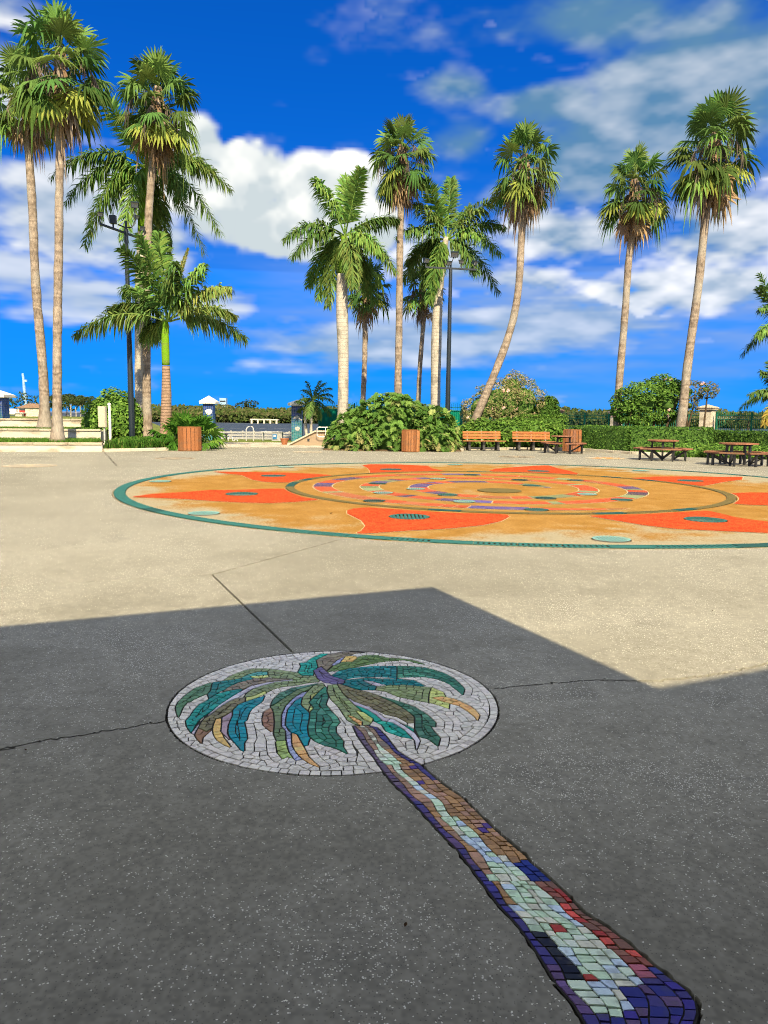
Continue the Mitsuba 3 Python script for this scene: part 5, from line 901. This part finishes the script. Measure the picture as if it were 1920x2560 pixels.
# ---------------------------------------------------------------- utility box, tiled pillars, ramp, boardwalk
t = thing('utility_box', 'beige utility box on a white post in front of the rounded shrub', 'utility box'); part(t, 'cabinet', MB().box((-11.62, 31.85, 1.36), (.30, .22, .86), bev=.02), 'beige_box'); v, f = tube([(-11.36, 31.95, 0), (-11.36, 31.95, 1.84)], .055, 12); part(t, 'post', (v, f), 'white_paint', smooth=True); v, f = tube([(-11.36, 31.95, 1.84), (-11.36, 31.95, 1.90), (-11.36, 31.95, 1.94)], [.07, .075, .02], 12); part(t, 'post_cap', (v, f), 'white_paint', smooth=True); v, f = tube([(-11.56, 31.85, 0), (-11.56, 31.85, .94)], .035, 8); part(t, 'conduit', (v, f), 'grey_metal'); part(t, 'door', MB().box((-11.62, 31.735, 1.36), (.26, .012, .80), bev=.004), 'beige_box')
def art(x, y, z, s, face, shape):
    """a swimming animal set in white tile, a few centimetres thick, on the face of a pillar"""
    p = np.array(shape) * s; v, f = prism(Polygon(p), 0, .025); return np.stack([v[:, 0] + x, y - v[:, 2], v[:, 1] + z], 1), f[:, ::-1]
DOLPHIN = [(-.5, -.05), (-.36, .10), (-.1, .22), (.0, .36), (.08, .22), (.3, .10), (.44, -.12), (.58, -.16), (.50, -.26), (.50, -.40), (.40, -.26), (.2, -.08), (.02, -.02), (-.04, -.18), (-.14, -.04), (-.34, -.06), (-.56, -.13)]
ROUND = [(math.cos(a) * .36 * (1 + .12 * math.sin(3 * a)), math.sin(a) * .30) for a in np.linspace(0, 6.28, 15)[:-1]]
def pillar(label, x, y, w, z1, zc, shapes):
    t = thing('tiled_pillar', label, 'pillar'); part(t, 'shaft', MB().box((x, y, (z1 - .3) / 2), (w, w, z1 + .3), rz=.0, bev=.01), 'blue_tiles'); c = w * .80; m = MB(); m.box((x, y, z1 + .07), (2 * c, 2 * c, .14), bev=.01); a = z1 + .141; m.add([(x - c, y - c, a), (x + c, y - c, a), (x + c, y + c, a), (x - c, y + c, a), (x, y, zc)], [[0, 1, 4], [1, 2, 4], [2, 3, 4], [3, 0, 4]]); part(t, 'cap', m, 'white_cap')
    for dx, z, s, sh, mt in shapes: part(t, 'tile_picture', art(x + dx, y - w / 2 - .002, z, s, 0, sh), mt)
pillar('blue tiled pillar with white pointed cap cut by the left edge', -19.95, 40, .78, 2.24, 2.66, [(.08, 1.85, .62, ROUND, 'white_paint')])
pillar('blue tiled pillar with white pointed cap behind the fan shrub', -10.44, 46, .60, 2.12, 2.6, [(.05, 1.65, .55, ROUND, 'white_paint')])
pillar('blue tiled pillar with white cap and leaping dolphin beside the ramp wall', -5.22, 46, .62, 2.07, 2.42, [(.04, 1.35, .5, DOLPHIN, 'grey_metal'), (.05, .72, .42, ROUND, 'grey_metal')])
t = thing('ramp_wall', 'tan sloping ramp wall with coping beside the leafy mound', 'wall'); v, f = prism(Polygon([(-4.85, 0), (-3.55, .68), (-2.6, .70), (-2.6, -.3), (-4.85, -.3)]), 0, .3); part(t, 'wall', (np.stack([v[:, 0], 39.0 + v[:, 2], v[:, 1]], 1), f[:, ::-1]), 'tan_wall'); m = MB(); m.bar((-4.9, 39.1, .02), (-3.55, 39.1, .715), .42, .07); m.bar((-3.55, 39.1, .72), (-2.6, 39.1, .735), .42, .07); part(t, 'coping', m, 'coping'); part(t, 'vent', MB().box((-3.86, 38.99, .28), (.11, .03, .14)), 'window_dark')
t = thing('handrail', 'white looped handrail at the top of the tan ramp wall', 'handrail'); m = MB(); m.tube([(-2.95, 38.75, .45), (-3.3, 38.75, .45), (-3.4, 38.75, .52), (-3.4, 38.75, .86), (-3.33, 38.75, .93), (-2.5, 38.75, .93)], .022, 8); m.tube([(-2.98, 38.75, .93), (-2.98, 38.75, 0)], .022, 8); part(t, 'rail', m, 'white_paint')
t = thing('flower_pot', 'terracotta pot at the low end of the tan ramp wall', 'pot'); v, f = tube([(-5.15, 39.6, 0), (-5.15, 39.6, .26), (-5.15, 39.6, .28), (-5.15, 39.6, .33)], [.13, .2, .23, .23], 16); part(t, 'pot', (v, f), 'terracotta')
struct('boardwalk', MB().box((-8, 46.8, -.75), (9, 6.2, .12)), 'grey_board', 'grey boardwalk below the landing at the water')
t = thing('boardwalk_railing', 'grey board railing along the water behind the pale landing', 'railing')
for z in (-.12, .06, .24, .42): part(t, 'rail_board', MB().box((-7.9, 49.0, z - .04), (5.4, .04, .13), bev=.006), 'grey_board')
for k in range(8): part(t, 'post', MB().box((-10.5 + k * .74, 49.06, -.1), (.09, .08, 1.2)), 'grey_board')
t = thing('kiosk', 'small grey kiosk with a blue sign on the boardwalk', 'kiosk'); part(t, 'body', MB().box((-6.45, 46.4, -.1), (.62, .5, 1.12), bev=.01), 'grey_board'); part(t, 'lid', MB().box((-6.7, 46.4, .50), (1.4, .62, .05)), 'grey_metal'); k = part(t, 'sign', MB().box((-6.58, 46.13, .22), (.26, .03, .30)), 'sign_blue'); part(k, 'sign_mark', MB().box((-6.58, 46.112, .26), (.13, .01, .10)), 'white_paint')
for k in range(5): part(t, 'panel_board', MB().box((-7.3 + .0 * k, 46.2 + .09 * k, -.1), (.03, .08, 1.1)), 'grey_metal')
def hoop_rail(label, x, y, w, z0, z1):
    t = thing('handrail', label, 'handrail'); q = np.linspace(0, math.pi, 9); m = MB(); m.tube([(x - w / 2, y, z0)] + [(x - w / 2 * math.cos(a), y + .15 * math.sin(a), z1 + w / 2 * math.sin(a)) for a in q] + [(x + w / 2, y, z0)], .035, 8); part(t, 'rail', m, 'steel')
hoop_rail('tall pale looped handrail at the head of the dock stairs', -7.95, 45.5, .42, -.6, .62); hoop_rail('low pale looped handrail left of the tall one', -9.1, 45.5, .25, -.6, .08); hoop_rail('low pale looped handrail beside the tall one', -8.7, 45.0, .22, -.6, -.05)
t = thing('mooring_post', 'short dark post standing on the boardwalk before the railing', 'post'); v, f = tube([(-9.45, 46, -.7), (-9.45, 46, .28), (-9.45, 46, .30), (-9.45, 46, .40)], [.05, .05, .1, .09], 10); part(t, 'post', (v, f), 'black_metal')
t = thing('floating_dock', 'long dark dock beyond the boardwalk railing', 'dock'); part(t, 'deck', MB().box((-11, 64, -.55), (9, 2.2, .25), rz=-.06), 'black_metal')
t = thing('fishing_pier', 'pale distant pier on piles before the far shore', 'pier'); part(t, 'deck', MB().box((-36, 232, -.05), (8.2, 3, .35)), 'stucco')
for k in range(5): part(t, 'pile', MB().box((-39.7 + k * 1.85, 230.6, -.75), (.5, .5, 1.1)), 'stucco')

# ---------------------------------------------------------------- iron fence and stone pillars
def stone_pillar(label, x, y, w, z, rz, capm):
    t = thing('stone_pillar', label, 'pillar'); part(t, 'shaft', MB().box((x, y, z / 2 - .1), (w, w, z), rz=rz, bev=.015), 'stucco'); m = MB().box((x, y, z - .06), (w + .18, w + .18, .08), rz=rz, bev=.015); m.box((x, y, z + .02), (w + .26, w + .26, .08), rz=rz, bev=.015); v = rot(np.array([[-1, -1, 0], [1, -1, 0], [1, 1, 0], [-1, 1, 0], [0, 0, .14]]) * [w / 2 + .1, w / 2 + .1, 1], rz) + [x, y, z + .061]; m.add(v, [[0, 1, 4], [1, 2, 4], [2, 3, 4], [3, 0, 4]]); part(t, 'cap', m, capm)
stone_pillar('stone fence pillar at the right beside the dark hedge', 17.45, 42, .64, 2.14, .43 + math.pi / 8, 'coping'); stone_pillar('stone fence pillar behind the second palm from the right', 14.1, 47, .62, 1.9, .5, 'coping'); stone_pillar('distant stone fence pillar with a dark cap behind the hedges', 11.56, 52, .45, 1.98, .5, 'roof_brown')
def fence(label, a, b, z0, z1, rings=False, screen=False, step=.125):
    t = thing('iron_fence', label, 'fence'); a, b = np.array(a, float), np.array(b, float); L = np.linalg.norm(b - a); d = (b - a) / L; ang = math.atan2(d[1], d[0]); c = (a + b) / 2
    for z in (z0 + .12, z1 - .30, z1 - .10): part(t, 'rail', MB().box((*c, z), (L, .035, .04), rz=ang), 'green_fence')
    m = MB()
    for k in range(int(L / step)): p = a + d * step * (k + .5); m.box((*p, (z0 + z1 + .16) / 2), (.018, .018, z1 + .16 - z0 - (k % 2) * .12), rz=ang)
    part(t, 'pickets', m, 'green_fence', kind='stuff')
    for k in range(int(L / 2.2) + 1): p = a + d * min(L, 2.2 * k); part(t, 'post', MB().box((*p, (z0 + z1) / 2 + .03), (.07, .07, z1 - z0 + .1), rz=ang), 'green_fence')
    if rings:
        m = MB()
        for k in range(int(L / .25)): p = a + d * .25 * (k + .5); q = np.linspace(0, 2 * math.pi, 11); m.tube([(p[0] + d[0] * .08 * math.cos(x), p[1] + d[1] * .08 * math.cos(x), z1 - .20 + .08 * math.sin(x)) for x in q], .012, 4, None, False)
        part(t, 'ring_ornaments', m, 'grey_metal', kind='stuff')
    if screen: n = np.array([-d[1], d[0]]) * .05; part(t, 'windscreen', MB().box((*(c + n), (z0 + z1) / 2 - .12), (L, .012, z1 - z0 - .4), rz=ang), 'teal_screen')
fence('green iron fence with a teal windscreen behind the leafy mound', (-4.1, 48), (4.7, 48), .1, 2.2, False, True); fence('green iron fence running behind the flowering bush', (4.75, 48), (11.3, 51.9), .05, 1.95); fence('green iron fence between the two far stone pillars', (11.8, 51.6), (13.9, 47.4), .05, 1.8); fence('green iron fence left of the right stone pillar', (14.35, 46.6), (17.2, 42.5), .05, 1.85); fence('green iron fence with a row of rings at the right edge', (17.75, 41.5), (21.5, 33.5), .05, 1.85, True)

# ---------------------------------------------------------------- far land, trees and buildings
rng = np.random.default_rng(70); ORD = 'first second third fourth fifth sixth seventh eighth ninth tenth eleventh twelfth'.split()
def far_tree(name, label, x, y, z0, h, r, cols, group, n=420, palm=False, ls=.5):
    t = thing(name, label, 'tree', group); v, f = tube([(x, y, z0 - .3), (x + rng.normal(0, .1), y, z0 + h * .6)], [.16, .1], 6); part(t, 'trunk', (v, f), 'smooth_bark' if palm else 'twig')
    bl = [((x + rng.normal(0, r * .4), y + rng.normal(0, r * .4), z0 + h - r * rng.uniform(.5, 1.0)), (r * rng.uniform(.55, .8), r * .7, r * rng.uniform(.45, .7))) for _ in range(4)] if not palm else [((x, y, z0 + h - r * .6), (r, r, r * .7))]
    P, N = on_blobs(rng, n, bl, .25, .5, .8, -9); part(t, 'crown', leaf_mesh(P, N + [0, 0, .3], ls, rng, cols, .30 if palm else .55), 'foliage', kind='stuff')
FARG = np.array([(.045, .085, .03), (.06, .105, .035), (.085, .12, .045), (.10, .115, .05)])
for i, (x, y, h, r) in enumerate([(-131, 262, 7.2, 3.4), (-126, 260, 6.4, 3.0), (-121, 264, 7.6, 3.6), (-116, 262, 7.8, 3.6), (-111.5, 263, 7.0, 3.1), (-107, 260, 6.2, 2.6), (-103, 264, 7.4, 3.0)]): far_tree('shade_tree', ORD[i] + ' dark bushy tree from the left on the far lawn by the low house', x, y, 0, h, r, FARG, 'dark trees on the far lawn', 420, False, .9)
for k in range(12): far_tree('cabbage_palm', ORD[k] + ' small pale trunked far palm from the left, on the far lawn', -112 + k * 1.5 + rng.normal(0, .35), 260 + rng.normal(0, 8), 0, rng.uniform(5.4, 7.4), rng.uniform(1.4, 1.9), FARG, 'pale trunked palms on the far lawn', 260, True, 1.0)
for i, (x, y, h, r) in enumerate(sorted([(31, 120, 3.2, 1.2), (34.5, 118, 3.6, 1.3), (38.5, 116, 3.9, 1.4), (27.5, 122, 2.9, 1.1), (62, 110, 4.2, 2.0), (65, 111, 4.5, 2.2), (69.5, 110, 3.6, 1.8), (57.5, 112, 3.4, 1.7), (53, 113, 3.3, 1.6), (48, 114, 3.2, 1.5), (43.5, 115, 3.3, 1.4)], key=lambda q: q[0] / q[1])): far_tree('shade_tree', ORD[i] + ' dark tree from the left beyond the iron fence at the right', x, y, -.6, h, r, FARG * .8, 'trees beyond the iron fence', 360)
HX = -113.4
t = thing('house', 'low far house with a brown hipped roof and red door at the left', 'house'); part(t, 'wall', MB().box((HX, 250, 1.3), (7.4, 6, 2.7)), 'stucco'); m = MB(); m.add([(HX - 4.2, 246.5, 2.66), (HX + 4.2, 246.5, 2.66), (HX + 4.2, 253.5, 2.66), (HX - 4.2, 253.5, 2.66), (HX - 1.4, 250, 4.1), (HX + 1.4, 250, 4.1)], [[0, 1, 5], [0, 5, 4], [1, 2, 5], [2, 3, 4], [2, 4, 5], [3, 0, 4], [0, 3, 2], [0, 2, 1]]); part(t, 'roof', m, 'roof_brown'); part(t, 'door', MB().box((HX - 2.2, 246.96, .9), (1.9, .1, 1.7)), 'red_paint'); part(t, 'window', MB().box((HX - 2.2, 246.96, 2.1), (1.9, .08, .6)), 'window_dark')
t = thing('parked_van', 'white far van parked beside the low house', 'van'); part(t, 'body', MB().box((-118.6, 248, 1.35), (2.4, 3.4, 1.9), bev=.25), 'white_paint'); part(t, 'cab', MB().box((-120.4, 248, 1.0), (1.3, 2.6, 1.2), bev=.2), 'white_paint'); part(t, 'window', MB().box((-120.5, 246.68, 1.25), (.8, .05, .45)), 'window_dark')
t = thing('canopy', 'low white flat roofed shelter on the far lawn', 'shelter'); part(t, 'roof', MB().box((-116, 246, 1.05), (3.2, 2.5, .2)), 'white_paint'); part(t, 'base', MB().box((-116, 246, .4), (2.0, 1.6, 1.1)), 'stucco')
t = thing('radio_mast', 'thin pale radio mast far behind the trees at the left', 'mast'); m = MB(); m.tube([(-186, 402, 0), (-187, 402, 21.0)], [.9, .55], 8); part(t, 'mast', m, 'haze_blue'); part(t, 'aerial', MB().box((-186.1, 402, 17.2), (2.2, .6, 1.1)), 'haze_blue')
t = thing('tower_block', 'far pale tower block on the horizon behind the blue pillar', 'building'); part(t, 'wall', MB().box((-125, 600, 4), (5, 5, 19)), 'haze_blue')
for z in (2, 5, 8, 11): part(t, 'window', MB().box((-125, 597.4, z), (4.2, .3, 1.0)), 'window_dark')
def shore(name, x0, x1, y0, h, n, size, label, z0=-1.3, depth=26):
    m = MB(); xs = rng.uniform(x0, x1, n); ys = y0 + np.abs(rng.normal(0, 1, n)) * depth * .4; top = h * (.55 + .45 * np.clip((ys - y0) / (depth * .5), 0, 1)) * (.72 + .6 * meshkit.fbm(np.stack([xs * .09, ys * .09, xs * 0], 1), 4, 3)); zs = z0 + top * rng.uniform(0, 1, n) ** .6
    P = np.stack([xs, ys - zs * .2, zs], 1); N = np.stack([rng.normal(0, .3, n), -np.ones(n) * .8, np.ones(n) * .55], 1); leaf_mesh(P, N, size, rng, np.array([(.05, .085, .025), (.07, .11, .03), (.10, .125, .045), (.13, .13, .06)]), .6, mb=m, jit=.6); g = MB().box(((x0 + x1) / 2, y0 + depth * .6, z0 + h * .2), (x1 - x0, depth * .7, h * .4)); a, b = g.mesh(); m.add(a, b, np.array([.02, .03, .012])); stuff(name, m, 'foliage', label, 'mangroves')
shore('mangrove_shore', -85, 175, 242, 5.0, 32000, 1.25, 'long low mangrove shore across the water'); far_tree('shade_tree', 'wide dark tree standing above the mangroves, left one of two', -49, 262, 0, 6.2, 2.6, FARG * .7, None, 420, False, .8); far_tree('shade_tree', 'wide dark tree standing above the mangroves, right one of two', -45.5, 262, 0, 6.6, 2.4, FARG * .7, None, 420, False, .8)
